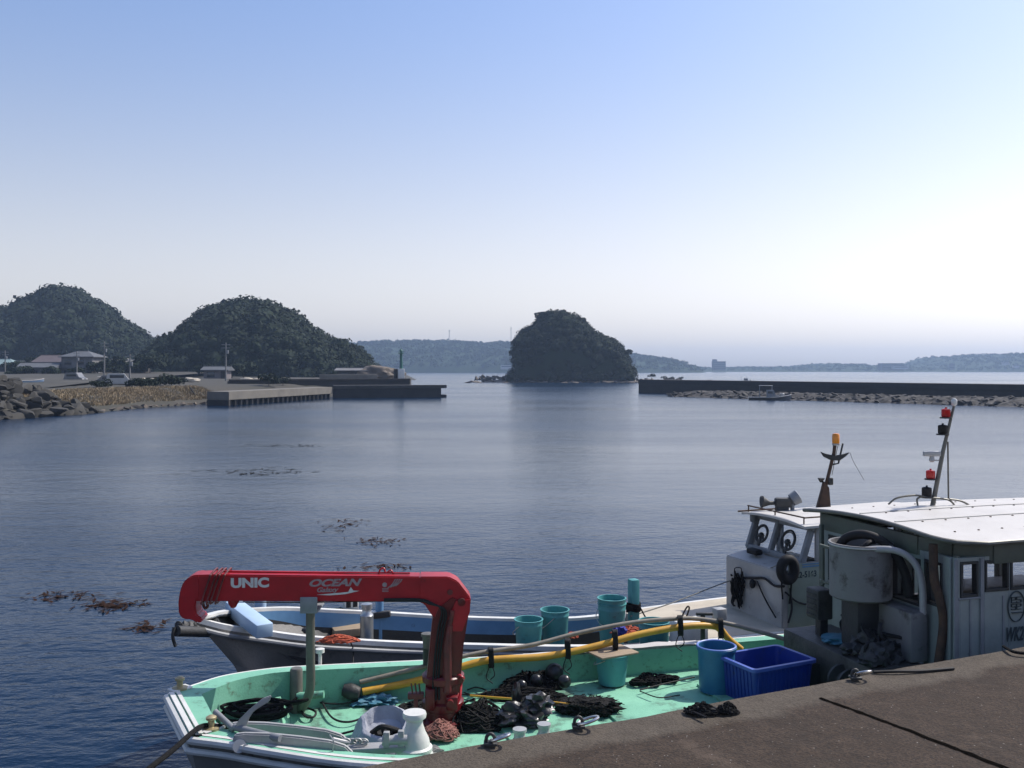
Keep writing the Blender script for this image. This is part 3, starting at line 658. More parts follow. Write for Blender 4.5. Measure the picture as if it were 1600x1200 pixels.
FB = mat('far_wall', (.13,.13,.13), (.10,.10,.10), .1, .9); FW = mat('far_white_wall', (.5,.49,.47), (.42,.41,.40), .1, .8)
far_building('large far hotel block with a roof tower on the low shore across the bay', 1123, 565, 577, 20, 1690, FB, True, 4)
far_building('far flat roofed hall between low woods right of the big hotel block', 1392, 568, 577, 34, 1690, FB, False, 2)
far_building('pale long far building below the flat roofed hall', 1406, 572, 575.5, 22, 1672, FW, False, 1)
far_building('small far block with a raised corner near the foot of the right headland', 1487, 568.5, 576, 8, 1690, FB, False, 2)
far_building('white far building on the slope of the right headland', 1571, 566, 568.5, 10, 1672, FW, False, 1)
far_building('lower white far building at the right edge of the headland', 1587, 571, 573, 9, 1672, FW, False, 1)
far_building('low white building at the foot of the blue hills just left of the island', 791, 571, 575, 17, 1330, FW, False, 1)
for px, top in ((702, 515), (798.5, 511)):
    b_ = P(px, 531, 1430); h = H-(top-HZ)/F*1430-b_.z
    o = thing('transmission_tower', 'thin lattice mast on the far blue ridge '+('above the gap left of the island' if px < 750 else 'close to the left top of the island'), 'mast', (b_.x, b_.y, b_.z))
    m_ = MB()
    for sx in (-1, 1):
        for sy in (-1, 1): m_.tube([(sx*.9, sy*.9, -2), (sx*.2, sy*.2, h)], .16, 5)
    for k in range(6):
        z = h*k/6; e = .9-.7*k/6; m_.tube([(-e, -e, z), (e, -e, z+h/6)], .08, 4); m_.tube([(e, e, z), (-e, e, z+h/6)], .08, 4)
    m_.build('lattice', M['grey'], o)
    for z in (h*.78, h*.92): MB().beam((-1.6, 0, z), (1.6, 0, z), .3, .3).build('cross_arm', M['grey'], o)

# ================================================================== LEFT VILLAGE
def house(label, px, Y, wd, dp, h, rh, wm, rm, hip=False, rz=0.0, z0=2.3, floors=1):
    x = (px-800)/F*Y
    o = thing('house', label, 'house', (x, Y, z0), rz, 'houses along the foot of the left hill')
    MB().box((0, 0, h/2-.4), (wd, dp, h+.8), .03).build('wall', wm, o)
    e = .6; a, b_ = wd/2+e, dp/2+e; r_ = MB(); rx = wd/2-dp*.35 if hip else a
    v = [(-a, -b_, h), (a, -b_, h), (a, b_, h), (-a, b_, h), (-rx, 0, h+rh), (rx, 0, h+rh)]
    v2 = [Vector(p)+Vector((0, 0, .18)) for p in v]
    r_.add([Vector(p) for p in v]+v2, [(0, 1, 2, 3), (6, 7, 11, 10), (8, 9, 10, 11), (7, 8, 11), (9, 6, 10), (0, 1, 7, 6), (1, 2, 8, 7), (2, 3, 9, 8), (3, 0, 6, 9)])
    rf = r_.build('roof', rm, o, smooth=False)
    MB().beam((-rx, 0, h+rh+.18), (rx, 0, h+rh+.18), .35, .22).build('ridge_cap', rm, rf)
    for fl in range(floors):
        zc = (fl+.55)*h/floors
        for k in range(int(wd//3)):
            xx = -wd/2+1.6+k*3; w_ = MB().box((xx, -dp/2-.02, zc), (1.7, .08, 1.15), .01).build('window', M['window_dark'], o)
            MB().box((xx, -dp/2-.05, zc-.64), (1.9, .16, .1), .01).build('sill', M['housewall'], w_)
    if floors > 1: MB().box((0, -dp/2-.35, h*.5), (wd*.98, .9, .12), .02).build('porch_roof', rm, o)
    MB().box((wd/2-.7, -dp/2-.03, .95), (.9, .1, 1.9), .01).build('door', M['housewall_dark'], o)
    return o
house('house with a pale teal roof cut by the left photo edge', 5, 262, 9, 7, 3.4, 1.5, M['housewall_dark'], M['tile_teal'], True)
house('low grey roofed house right of the teal roof', 32, 270, 9, 7, 3.0, 1.6, M['housewall_dark'], M['tile_grey'])
house('grey walled long shed in front of the pink roofed house', 64, 232, 8, 6, 2.6, 1.1, M['housewall'], M['tile_grey'], rz=.15)
house('wide pale house with a dull pink roof in the middle of the village', 98, 240, 10, 8, 3.9, 1.8, M['housewall_pink'], M['tile_pink'], rz=-.1)
house('two storey white house with grey tiles right of the pink roof', 130, 236, 7.5, 7, 5.2, 1.4, M['housewall'], M['tile_grey'], True, floors=2)
house('dark house under a tan sheet roof below the gap between the hills', 190, 258, 8, 7, 3.8, 1.3, M['housewall_dark'], M['tile_tan'], True)
house('small pale roofed shed at the right end of the village', 215, 250, 5, 5, 3.4, .9, M['housewall_dark'], M['tile_tan'])
house('tiny tan hut with a grey roof at the foot of the broad hill', 340, 215, 5, 4, 2.0, .8, M['housewall_pink'], M['tile_grey'])
house('low sandy walled building by the brown rock near the beacon', 552, 205, 6, 4.5, 1.9, .5, M['housewall_dark'], M['housewall'])
def pole(px, Y, h, label):
    x = (px-800)/F*Y; o = thing('utility_pole', label, 'pole', (x, Y, 2.1), 0, 'utility poles on the left shore')
    MB().lathe([(.17, -.5), (.11, h)], seg=10).build('shaft', M['polewood'], o)
    for z in (h-.4, h-1.0): MB().beam((-.8, 0, z), (.8, 0, z), .1, .1).build('cross_arm', M['grey'], o)
    MB().lathe([(.2, h-2.1), (.22, h-2), (.22, h-1.5), (.2, h-1.4)], (.3, 0, 0), 10).build('transformer', M['grey'], o)
pole(163, 190, 8.0, 'pale slim utility pole right of the two storey house'); pole(203, 170, 5.2, 'short dark utility pole above the parked vehicles')
pole(353, 180, 7.5, 'utility pole against the dark broad hill above the pier'); pole(8, 230, 7, 'utility pole at the left photo edge by the teal roof')
pole(120, 215, 6.5, 'utility pole in front of the two storey house')
def car(label, px, Y, rz, m, kind='van'):
    x = (px-800)/F*Y; o = thing('parked_'+('van' if kind == 'van' else 'car'), label, kind, (x, Y, 2.3), rz, 'vehicles parked on the left shore')
    L_ = 3.5 if kind == 'van' else 4.1; W_ = 1.55; hh = 1.75 if kind == 'van' else 1.4
    pr = [(-L_/2, .28), (-L_/2, .85), (-L_/2+.12, .95), (-L_/2+.3, hh-.08), (-L_/2+.5, hh), (L_/2-1.1, hh), (L_/2-.55, .98), (L_/2-.08, .85), (L_/2, .5), (L_/2, .28)] if kind == 'van' else \
         [(-L_/2, .3), (-L_/2, .8), (-L_/2+.3, .92), (-L_/2+.75, hh), (L_/2-1.7, hh), (L_/2-1.0, .92), (L_/2-.1, .75), (L_/2, .5), (L_/2, .3)]
    MB().prism([(a, -W_/2, z) for a, z in pr], (0, W_, 0), .05).build('body', m, o)
    for s_ in (-1, 1):
        MB().box((-.25, s_*(W_/2+.002), hh-.42), (L_*.52, .02, .42), .008).build('side_window', M['window_dark'], o)
        for a in (-L_*.31, L_*.31):
            w_ = MB().lathe([(.29, -.1), (.31, -.06), (.31, .06), (.29, .1)], (a, s_*(W_/2-.08), .31), 16, Matrix.Rotation(R(90), 3, 'X')).build('wheel', M['black'], o)
            MB().lathe([(.17, -.112), (.17, .112)], (a, s_*(W_/2-.08), .31), 12, Matrix.Rotation(R(90), 3, 'X')).build('rim', M['steel'], w_)
        MB().box((L_/2+.0, s_*.52, .68), (.06, .3, .16), .02).build('headlight', M['decal'], o)
car('white van parked above the bank, nearer of the two vehicles', 186, 132, .35, M['car_white']); car('silver car parked right behind the white van', 176, 146, .1, M['car_grey'], 'car')
car('silver van parked by the stone mound before the pink roofed house', 118, 160, -.2, M['car_grey'])
def upturned_boat(label, px, Y, rz, L_=4.5, m=None, z=2.3):
    x = (px-800)/F*Y; o = thing('dinghy', label, 'boat', (x, Y, z), rz, 'small boats pulled up on the left shore')
    def fn(u, v):
        t = u*2-1; wd = .75*(1-max(0, t)**2.2)*(1-.25*max(0, -t)); a = math.pi*v
        return Vector((t*L_/2, math.cos(a)*wd, .65+.25*max(0, t)**2-math.sin(a)*.6*(1-.35*max(0, t)**3)))
    MB().grid(fn, 18, 10).build('hull', m or M['white'], o)
    MB().tube([fn(k/18, 0) for k in range(19)]+[fn(1-k/18, 1) for k in range(19)], .06, 6, closed=True).build('gunwale', M['white_clean'], o)
    MB().box((-.3, 0, .45), (.3, 1.2, .05), .01).build('thwart', M['wood'], o)
upturned_boat('white dinghy with a raised bow lying before the two storey house', 134, 185, .2, 5.5); upturned_boat('pale dinghy lying behind the stone mound', 42, 140, .4, 4.5, M['light_blue'])
upturned_boat('tan dinghy on the shore right of the short dark utility pole', 216, 150, -.1, 4.5, M['tan']); upturned_boat('small pale dinghy next to the dark shrubs on the shore', 252, 150, .15, 4.2, M['tan'])
for px, Y, r in [(207, 128, .8), (216, 129, .9), (226, 131, .85), (236, 133, .9), (246, 135, 1.0), (258, 138, 1.3), (268, 140, 1.0), (280, 142, .8), (150, 124, .7), (160, 126, .8), (420, 150, 1.3), (442, 156, 1.0)]:
    x = (px-800)/F*Y; tree('dark rounded shrub on the left shore '+('above the grassy bank' if px < 300 else 'behind the pier'), (x, Y, 2.1), (.05, 0), r*.8, r*1.15, 90, M['leaf_island'], 'shrubs above the grassy bank' if px < 300 else 'shrubs behind the pier', 5, 'shrub', 'shrub', .06)
for k, (px, Y, hh) in enumerate([(18, 255, 4.5), (48, 250, 5), (58, 262, 6), (78, 226, 3.2), (82, 250, 6), (112, 250, 6.5), (118, 226, 3), (146, 245, 6), (152, 232, 4.5), (172, 250, 6), (178, 240, 3.5), (207, 246, 5), (226, 235, 6), (234, 245, 7), (20, 225, 3), (36, 228, 3.4), (320, 225, 4), (362, 220, 4), (380, 230, 5)]):
    x = (px-800)/F*Y; tree('dark bushy tree growing among the village houses' if px < 300 else 'dark bushy tree at the foot of the broad hill by the tiny hut', (x, Y, 2.2), (.2, 0), hh*.62, hh*.55, 150, M['leaf_hill'], 'trees among the village houses' if px < 300 else 'trees by the tiny hut', 6)
# leaning beam on the bank, stacked goods behind the vehicles
a, c = P(297, 605, 128), G(311, 627, .3); o = MB().beam(a, c, .16, .16, .02).build('timber', M['dark'], world=True, loc=(c.x, c.y, 0)); tag(o, 'dark timber leaning down the grassy bank left of the pier', 'timber')
for px, Y, w_ in [(165, 150, 1.6), (232, 160, 2.0), (300, 165, 1.8), (395, 165, 2.2)]:
    x = (px-800)/F*Y; b = MB()
    for k in range(3): b.lump((random.uniform(-.5, .5)*w_, random.uniform(-.3, .3), .3+.1*k), (w_*.6, .6, .5), 2, .4, 2, px+k, flat=-.2)
    tag(b.build('net_pile', M['tan'], loc=(x, Y, 2.2)), 'tan heap of fishing gear lying on the left shore', 'fishing gear', 'heaps of gear on the left shore')

# ================================================================== BOATS
def lofted(root, near, far, inset, bow_in, deck_z, keel, mats, bow_deck=None, prefix=''):
    """near, far: gunwale points (local l, w, z) from bow to stern. Returns inner outlines."""
    n = 40
    def dense(pts): return catmull(pts, 5)
    ne, fa = dense(near), dense(far)
    return ne, fa
def at_len(pts, l):
    for a, b in zip(pts, pts[1:]):
        if a.x <= l <= b.x: return a.lerp(b, (l-a.x)/max(1e-6, b.x-a.x))
    return pts[-1].copy() if l > pts[-1].x else pts[0].copy()

# ------------------------------------------------------------------ the green boat
T1 = R(16.5); C1 = Vector((-3.01, 8.62, 0)); a1 = Vector((math.cos(T1), math.sin(T1), 0)); b1 = Vector((-a1.y, a1.x, 0))
def W1(l, w, z): v = C1+a1*l+b1*w; return Vector((v.x, v.y, z))
boat = thing('fishing_boat', 'nearer fishing boat with a sea green deck and white canopy roof', 'fishing boat', C1, T1)
near = [(.12, -.58, 1.5), (.45, -.74, 1.48), (.77, -.94, 1.46), (1.41, -1.22, 1.40), (2.1, -1.38, 1.36), (3.2, -1.46, 1.32), (5, -1.47, 1.29), (8, -1.44, 1.28), (11, -1.3, 1.32)]
far = [(-.12, .59, 1.5), (.12, .88, 1.48), (.41, 1.16, 1.46), (.86, 1.36, 1.43), (1.3, 1.44, 1.40), (2.1, 1.47, 1.36), (3.2, 1.47, 1.32), (5, 1.47, 1.29), (8, 1.44, 1.28), (11, 1.3, 1.32)]
ne = catmull(near, 5); fa = catmull(far, 5)
DZ = 1.0
# one running outline: far stern -> bow -> near stern
out = [p.copy() for p in reversed(fa)]+[fa[0].lerp(ne[0], t) for t in (.2, .4, .6, .8)]+[p.copy() for p in ne]
def inward(pts, d, bowd):
    r = []
    for i, p in enumerate(pts):
        t = (pts[min(i+1, len(pts)-1)]-pts[max(i-1, 0)]); t.z = 0; t.normalize(); nn = Vector((-t.y, t.x, 0))
        k = bowd if abs(p.w if hasattr(p, 'w') else 0) > 9 else d
        r.append(p+nn*k)
    return r
# offset: interpolate width so the bow cap is broader
inn = []
for i, p in enumerate(out):
    t = (out[min(i+1, len(out)-1)]-out[max(i-1, 0)]); t.z = 0; t.normalize(); nn = Vector((-t.y, t.x, 0))
    d_ = .17+.13*max(0, 1-max(0, p.x+.1)/.9)
    inn.append(p+nn*d_)
N_ = len(out)
def strip(a, b_): return [(i, i+1, len(a)+i+1, len(a)+i) for i in range(len(a)-1)]
cap = MB(); cap.add(out+inn, strip(out, inn)); low = [p-Vector((0, 0, .05)) for p in inn]; cap.add(inn+low, strip(inn, low)); cap.build('gunwale', M['green'], boat)
mid = []; bot = []
for p in out:
    k = .93; mid.append(Vector((p.x+.10*max(0, 1-p.x), p.y*k, p.z-.42))); bot.append(Vector((max(p.x, .0)+.9*max(0, 1-max(0, p.x)/1.6), p.y*.72, -.35)))
hull = MB(); o1 = [p-Vector((0, 0, .004)) for p in out]; hull.add(o1+mid, strip(o1, mid)); hull.add(mid+bot, strip(mid, bot)); hull.build('hull', M['dirty_shaded_white'], boat)
rail = MB()
for dz, rr in ((-.03, .035), (-.12, .03)): rail.tube([p+Vector((0, 0, dz)) for p in out], rr, 8)
rail.build('rub_rail', M['white'], boat)
# white kick strip on the very bow cap
bw_o = [fa[0].lerp(ne[0], t) for t in [k/8 for k in range(9)]]
st = MB(); 
for off, wd in ((.02, .045), (.085, .035)):
    A_ = [p+Vector((off, 0, .006)) for p in bw_o]; B2 = [p+Vector((off+wd, 0, .006)) for p in bw_o]; C2 = [p+Vector((0, 0, .014)) for p in A_]; D2 = [p+Vector((0, 0, .014)) for p in B2]
    st.add(A_+C2, strip(A_, C2)); st.add(C2+D2, strip(C2, D2)); st.add(D2+B2, strip(D2, B2))
st.build('bow_strip', M['white'], boat)
NS = MB(); pts = [p+Vector((0, .05, .006)) for p in ne if p.x < 3.4]; p2 = [p+Vector((0, .05, 0)) for p in pts]; NS.add(pts+p2, strip(pts, p2))
NS.build('edge_strip', M['white'], boat)
FZ = 1.22; FL = 1.30
dk = MB(); wl = MB(); fdk = MB()
iw = [Vector((p.x, p.y, DZ)) for p in inn]
wl.add(low+iw, strip(low, iw)); wl.build('bulwark', M['green'], boat)
inf = list(reversed(inn[:len(fa)])); inn_n = inn[-len(ne):]
def row(l, z):
    f_ = at_len(inf, l).y+.03; n_ = at_len(inn_n, l).y-.03; return [Vector((l, n_+(f_-n_)*k/10, z)) for k in range(11)]
rows = [row(l, DZ) for l in [.62+.25*k for k in range(42)]]
dk.add([p for r_ in rows for p in r_], [(i*11+k, i*11+k+1, (i+1)*11+k+1, (i+1)*11+k) for i in range(len(rows)-1) for k in range(10)]); dk.build('deck', M['green_deck'], boat)
# raised foredeck with a cut-back far corner
fr = []
ls = [.34+.05*k for k in range(12)]
for l in ls:
    r_ = row(l, FZ+.03*(1-l)); f_ = r_[-1].y-.16 if l > .5 else r_[-1].y-.05; n_ = r_[0].y; fr.append([Vector((l+.14*(k/10-.5), n_+(f_-n_)*k/10, r_[0].z)) for k in range(11)])
fdk.add([p for r_ in fr for p in r_], [(i*11+k, i*11+k+1, (i+1)*11+k+1, (i+1)*11+k) for i in range(len(fr)-1) for k in range(10)])
e_ = fr[-1]; e2 = [Vector((p.x+.10, p.y, DZ)) for p in e_]; fdk.add(e_+e2, strip(e_, e2))
e_ = [r_[-1] for r_ in fr]; e2 = [Vector((p.x, p.y+.03, DZ)) for p in e_]; fdk.add(e_+e2, strip(e_, e2)); fdk.build('foredeck', M['green_deck'], boat)
# flush hatches and plank seams in the working deck
for l, w_, sl, sw_ in ((3.55, -.15, 1.0, 1.0), (4.75, -.15, 1.05, 1.0), (2.05, .55, .6, .55), (5.95, .2, .8, 1.1)):
    MB().box((l, w_, DZ+.012), (sl, sw_, .03), .008).build('hatch', M['green_deck'], boat)
# white sheet laid over the far gunwale
sp_ = MB(); 
def sheet(u, v):
    l = 3.7+u*2.2; p = at_len(fa, l); return Vector((l, p.y-.02-.15*v+.012*noise.noise((l*5, v*3, 0)), p.z+.014+.012*noise.noise((l*4, v*3, 4))+.03*u*math.sin(u*3)))
sp_.grid(sheet, 40, 5); cs = sp_.build('cloth_strip', M['white_clean'], boat)
# mooring bitts on the bow corners
for (px, py) in ((281, 1077), (330, 1140)):
    p = G(px, py, 1.49); o = MB().lathe([(.075, 0), (.075, .02), (.03, .03), (.028, .08), (.045, .09), (.045, .11), (.02, .125)], p, 16).build('bitt', M['brass'], boat, world=True)
    MB().box(p+Vector((0, 0, .008)), (.2, .13, .02), .006, .9).build('bitt_base', M['white'], o, world=True)
# samson post, bent rest pipe for the crane boom
p = G(463, 1112, DZ); MB().lathe([(.068, 0), (.066, .44), (.055, .46), (.0, .462)], p, 18).build('samson_post', M['galv'], boat, world=True)
pp = catmull([(p.x+.05, p.y-.02, 1.02), (p.x+.07, p.y-.06, 1.06), P(478, 1096, 9.85), P(485, 1072, 9.75), P(485, 1020, 9.72), P(485, 948, 9.72)], 6)
rp = MB().tube(pp, .046, 12).build('boom_rest', M['galv'], boat, world=True)
cr = MB(); t_ = P(487, 946, 9.70); 
cr.box(t_+Vector((.01, -.19, .055)), (.17, .02, .15), .008); cr.box(t_+Vector((.01, .17, .055)), (.17, .02, .15), .008); cr.box(t_+Vector((.01, -.01, -.02)), (.17, .38, .025), .006)
cr.build('cradle', M['grey'], rp, world=True)
MB().tube([p+Vector((.02, -.05, .18)), p+Vector((.3, -.05, .2))], .04, 10).build('cross_pin', M['green'], boat, world=True)
# slim lamp post on the far gunwale
p = G(668, 1038, 1.36); MB().lathe([(.05, 0), (.05, .16), (.06, .18)], p, 12).build('stanchion', M['dark'], boat, world=True)
o = MB().lathe([(.05, .18), (.055, .30), (.07, .31), (.07, .34), (0, .35)], p, 12).build('stanchion_cap', M['galv'], boat, world=True)
p = G(500, 1038, 1.38); MB().lathe([(.02, 0), (.02, .12), (.05, .13), (.05, .17), (0, .18)], p, 12).build('lamp', M['white'], boat, world=True)
# bracket carrying the poles
p = G(1098, 1003, 1.29); br = MB(); br.beam(p, p+Vector((0, 0, .34)), .05, .05); br.beam(p+Vector((-.08, 0, .34)), p+Vector((.12, 0, .34)), .05, .03); br.build('pole_bracket', M['dark'], boat, world=True)
# winch head (capstan) at the near side and its casting
p = Vector((-.845, 8.32, 1.0))
cp = MB().lathe([(.175, 0), (.175, .12), (.165, .26), (.150, .29), (.155, .30), (.155, .33), (.135, .345), (.125, .40), (.095, .46), (.072, .53), (.074, .565), (.10, .585), (.104, .61), (.098, .63), (0, .634)], p, 32).build('capstan', M['white'], boat, world=True)
MB().tube([p+Vector((.166*math.cos(a), .166*math.sin(a), .25)) for a in [k*math.pi/16 for k in range(32)]], .010, 6, closed=True).build('capstan_ring', M['galv'], cp, world=True)
for px, py in ((812, 1136), (850, 1128)):
    p = G(px, py, 1.3)-Vector((0, 0, .10)); MB().lathe([(.07, -.3), (.07, -.02), (.055, 0), (.05, .05), (.065, .06), (.065, .085), (0, .09)], p, 18).build('bollard', M['anchor'], boat, world=True)

# ---- cabin and canopy
RL0, RL1, RW = 7.30, 11.2, 1.28
ring = []
cr_ = .42
for k in range(9): a = math.pi+k*math.pi/16; ring.append((RL0+cr_+cr_*math.cos(a), -RW+cr_+cr_*math.sin(a)))
ring += [(RL0+cr_+(RL1-RL0-cr_)*k/12, -RW) for k in range(1, 13)]
ring += [(RL1, RW)]+[(RL1-(RL1-RL0)*k/12, RW) for k in range(1, 12)]+[(RL0, RW)]+[(RL0, RW-(2*RW-cr_)*k/8) for k in range(1, 8)]
def rz_(l, w_): return 2.87+.085*(1-(w_/RW)**2)+.02*math.sin((l-RL0)*.8)
rf = MB()
nu_, nv_ = 30, 16
def roof_pt(u, v):
    w_ = -RW+2*RW*v; l0 = RL0
    if w_ < -RW+cr_: dw = (-RW+cr_-w_); l0 = RL0+cr_-math.sqrt(max(0, cr_*cr_-dw*dw))
    l = l0+(RL1-l0)*u; return Vector((l, w_, rz_(l, w_)))
rf.grid(roof_pt, nu_, nv_); k0 = (nu_+1)*(nv_+1)
topv = list(rf.v); rf.v += [p-Vector((0, 0, .035)) for p in topv]
rf.f += [tuple(i+k0 for i in reversed(q_)) for q_ in rf.f[:nu_*nv_]]
per = [i for i in range(nu_+1)]+[(j+1)*(nu_+1)-1 for j in range(1, nv_+1)]+[nv_*(nu_+1)+i for i in range(nu_-1, -1, -1)]+[j*(nu_+1) for j in range(nv_-1, 0, -1)]
rf.f += [(per[i], per[(i+1) % len(per)], per[(i+1) % len(per)]+k0, per[i]+k0) for i in range(len(per))]
roof = rf.build('roof', M['white_clean'], boat)
sm = MB()
for w_ in (-.35, .25): sm.tube([Vector((l, w_, rz_(l, w_)+.004)) for l in [RL0+.05+k*.13 for k in range(30)]], .009, 5)
sm.build('roof_seam', M['grey'], roof)
rv = MB()
for w_ in (-.42, .18, -.9, .8):
    for k in range(12): l = RL0+.35+k*.3; rv.lathe([(.014, 0), (.010, .008), (0, .009)], (l, w_, rz_(l, w_)), 6)
rv.build('roof_screw', M['rust'], roof)
tr_ = MB(); tr_.tube([roof_pt(0, v/24)-Vector((0, 0, .018)) for v in range(25)][::-1]+[roof_pt(u/30, 0)-Vector((0, 0, .018)) for u in range(1, 31)], .024, 8); tr_.build('roof_edging', M['galv'], roof)
fb = MB()
fpth = [Vector((RL0+.14, 1.12, 2.74)), Vector((RL0+.14, -.62, 2.74)), Vector((RL0+.28, -.95, 2.73)), Vector((RL0+.6, -1.14, 2.72)), Vector((RL1, -1.14, 2.72))]
for a, c in zip(fpth, fpth[1:]): fb.beam(a, c, .05, .2, .01)
fb.beam((RL0+.14, 1.12, 2.74), (RL1, 1.12, 2.74), .05, .2, .01); fb.build('fascia', M['olive'], roof)
# walls with real openings
def wall(name, m, axis, pos, a0, a1_, z0, z1, opens, th=.05, parent=None):
    b = MB(); cur = a0; parent = parent or boat
    def bx(x0, x1, y0, y1):
        if x1-x0 < .003 or y1-y0 < .003: return
        c = ((x0+x1)/2, pos, (y0+y1)/2) if axis == 'l' else (pos, (x0+x1)/2, (y0+y1)/2)
        s = (x1-x0, th, y1-y0) if axis == 'l' else (th, x1-x0, y1-y0); b.box(c, s, .003, seg=1)
    for (o0, o1, y0, y1) in sorted(opens):
        bx(cur, o0, z0, z1); bx(o0, o1, z0, y0); bx(o0, o1, y1, z1); cur = o1
    bx(cur, a1_, z0, z1)
    w_ = b.build(name, m, parent)
    for (o0, o1, y0, y1) in opens:
        f = MB(); t = .028
        def fbx(x0, x1, q0, q1):
            c = ((x0+x1)/2, pos, (q0+q1)/2) if axis == 'l' else (pos, (x0+x1)/2, (q0+q1)/2)
            s = (x1-x0, th+.022, q1-q0) if axis == 'l' else (th+.022, x1-x0, q1-q0); f.box(c, s, .004, seg=1)
        fbx(o0, o1, y0, y0+t); fbx(o0, o1, y1-t, y1); fbx(o0, o0+t, y0+t, y1-t); fbx(o1-t, o1, y0+t, y1-t)
        fr_ = f.build('window', M['dark'], parent)
        g_ = MB(); c = ((o0+o1)/2, pos, (y0+y1)/2) if axis == 'l' else (pos, (o0+o1)/2, (y0+y1)/2); s = (o1-o0-.05, .006, y1-y0-.05) if axis == 'l' else (.006, o1-o0-.05, y1-y0-.05)
        g_.box(c, s); g_.build('pane', M['glass'], fr_)
    return w_
CW = 1.12
wall('cabin_wall', M['grey_panel'], 'l', -CW, 7.45, 11.0, 1.02, 2.70, [(7.50, 7.72, 2.30, 2.66), (7.80, 8.10, 2.34, 2.66), (8.12, 8.6, 2.34, 2.66), (9.1, 10.2, 2.3, 2.66)])
wall('cabin_wall', M['grey_panel'], 'l', CW, 7.45, 11.0, 1.02, 2.70, [(7.6, 8.6, 1.75, 2.64), (8.75, 9.45, 1.72, 2.64), (9.5, 10.1, 1.72, 2.64), (10.15, 10.85, 1.72, 2.64)])
wall('cabin_wall', M['grey_panel'], 'w', 7.45, -CW+.026, CW-.026, 1.02, 2.70, [(-.98, -.72, 2.16, 2.62), (-.66, -.2, 2.10, 2.60), (.25, .95, 2.05, 2.6)])
wall('cabin_wall', M['grey_panel'], 'w', 11.0, -CW+.026, CW-.026, 1.02, 2.70, [(-.9, .9, 1.95, 2.6)])
ps = MB()
for l in (7.47, 7.62, 7.76, 8.03): ps.box((l, -CW-.029, 1.66), (.02, .012, 1.26), .002, seg=1)
for l in (7.76, 7.44): ps.box((l, -CW-.034, 1.86), (.045, .02, 1.66), .004, seg=1)
ps.build('panel_batten', M['grey'], boat)
MB().box((7.61, -CW-.03, 2.29), (.28, .02, .02), .003).build('window_ledge', M['grey'], boat)
text('registration_lettering', 'WK2-', M['ink'], boat, W1(8.05, -CW-.031, 1.82), a1, (0,0,1), .20, .002, .3, .004, .52)
em = MB(); ec = (8.19, -CW-.034, 2.17); em.tube([Vector((ec[0]+.105*math.cos(a), ec[1], ec[2]+.155*math.sin(a))) for a in [k*math.pi/18 for k in range(36)]], .007, 5, closed=True)
def glyph(segs, x0, z0, s_):
    for (xa, za, xb, zb) in segs: em.beam((x0+xa*s_, ec[1], z0+za*s_), (x0+xb*s_, ec[1], z0+zb*s_), .006, .012, 0, up=(0, 1, 0))
for gx in range(2):
    for gz in range(2): glyph([(0, 0, 1, 0), (0, .5, 1, .5), (0, 1, 1, 1), (0, .5, 0, 1), (1, 0, 1, .5), (0, 0, 0, .2)] if (gx+gz) % 2 == 0 else [(0, 0, 1, 0), (0, 0, 0, 1), (0, 1, 1, 1), (0, .5, .8, .5), (1, .5, 1, 1)], ec[0]-.062+gx*.066, ec[2]-.03+gz*.07, .055)
em.beam((ec[0]-.062, ec[1], ec[2]-.062), (ec[0]+.065, ec[1], ec[2]-.062), .006, .04, 0, up=(0, 1, 0)); em.build('emblem', M['ink'], boat)
MB().box((9.2, 0, 1.04), (3.4, 2.16, .04), .0).build('cabin_floor', M['dark'], boat)
MB().box((9.6, .75, 1.5), (1.6, .55, .85), .03).build('console', M['machine'], boat)
# ---- machinery in front of the cabin
MB().box((7.02, -.02, 1.29), (.66, 1.62, .55), .03).build('engine_case', M['machine'], boat)
MB().box((7.28, -.30, 1.83), (.22, 1.05, .52), .03).build('control_cabinet', M['drum'], boat)
dr = MB().lathe([(.30, 0), (.325, .02), (.325, .56), (.335, .57), (.335, .60), (.31, .60), (.30, .55), (.29, .12), (0, .12)], (7.05, -.17, 2.12), 40).build('drum', M['drum'], boat)
MB().tube([(7.05+.33*math.cos(a), -.17+.33*math.sin(a), 2.70) for a in [k*math.pi/16 for k in range(32)]], .012, 6, closed=True).build('drum_rim', M['white_clean'], dr)
hs = MB(); hs.tube(catmull([(6.95, .1, 2.6), (7.0, .0, 2.74), (7.1, -.2, 2.8), (7.25, -.38, 2.7), (7.35, -.5, 2.45), (7.38, -.55, 2.2)], 6), .05, 10); hs.tube(catmull([(6.9, -.25, 2.6), (7.05, -.3, 2.73), (7.2, -.2, 2.72)], 5), .03, 8); hs.build('hydraulic_hose', M['black'], boat)
MB().beam((7.05, -.17, 1.56), (7.05, -.17, 2.12), .3, .3, .03).build('drum_stand', M['dark'], boat)
lb = MB().box((6.92, .40, 1.93), (.2, .24, .34), .02).build('louvre_box', M['machine'], boat)
l2 = MB()
for k in range(5): l2.box((6.815, .40, 1.81+k*.06), (.012, .18, .02), .003, seg=1)
l2.build('louvre', M['dark'], lb); MB().beam((6.95, .4, 1.5), (6.95, .4, 1.8), .1, .1).build('louvre_box_stand', M['dark'], boat)
up_ = MB(); up_.beam((6.9, .30, 2.16), (6.9, .30, 2.60), .03, .03); up_.beam((6.9, .36, 2.60), (6.9, .06, 2.60), .03, .03); up_.beam((6.9, .36, 2.2), (6.9, .06, 2.2), .03, .03); up_.build('pipe_frame', M['olive'], boat)
MB().tube(catmull([P(1336, 862, 10.25), P(1372, 858, 10.15), P(1402, 861, 10.05), P(1424, 874, 10.0), P(1437, 896, 9.96), P(1442, 930, 9.95), P(1441, 985, 9.95), P(1436, 1050, 9.95)], 8), .036, 12).build('exhaust_pipe', M['drum_pale'], boat, world=True)
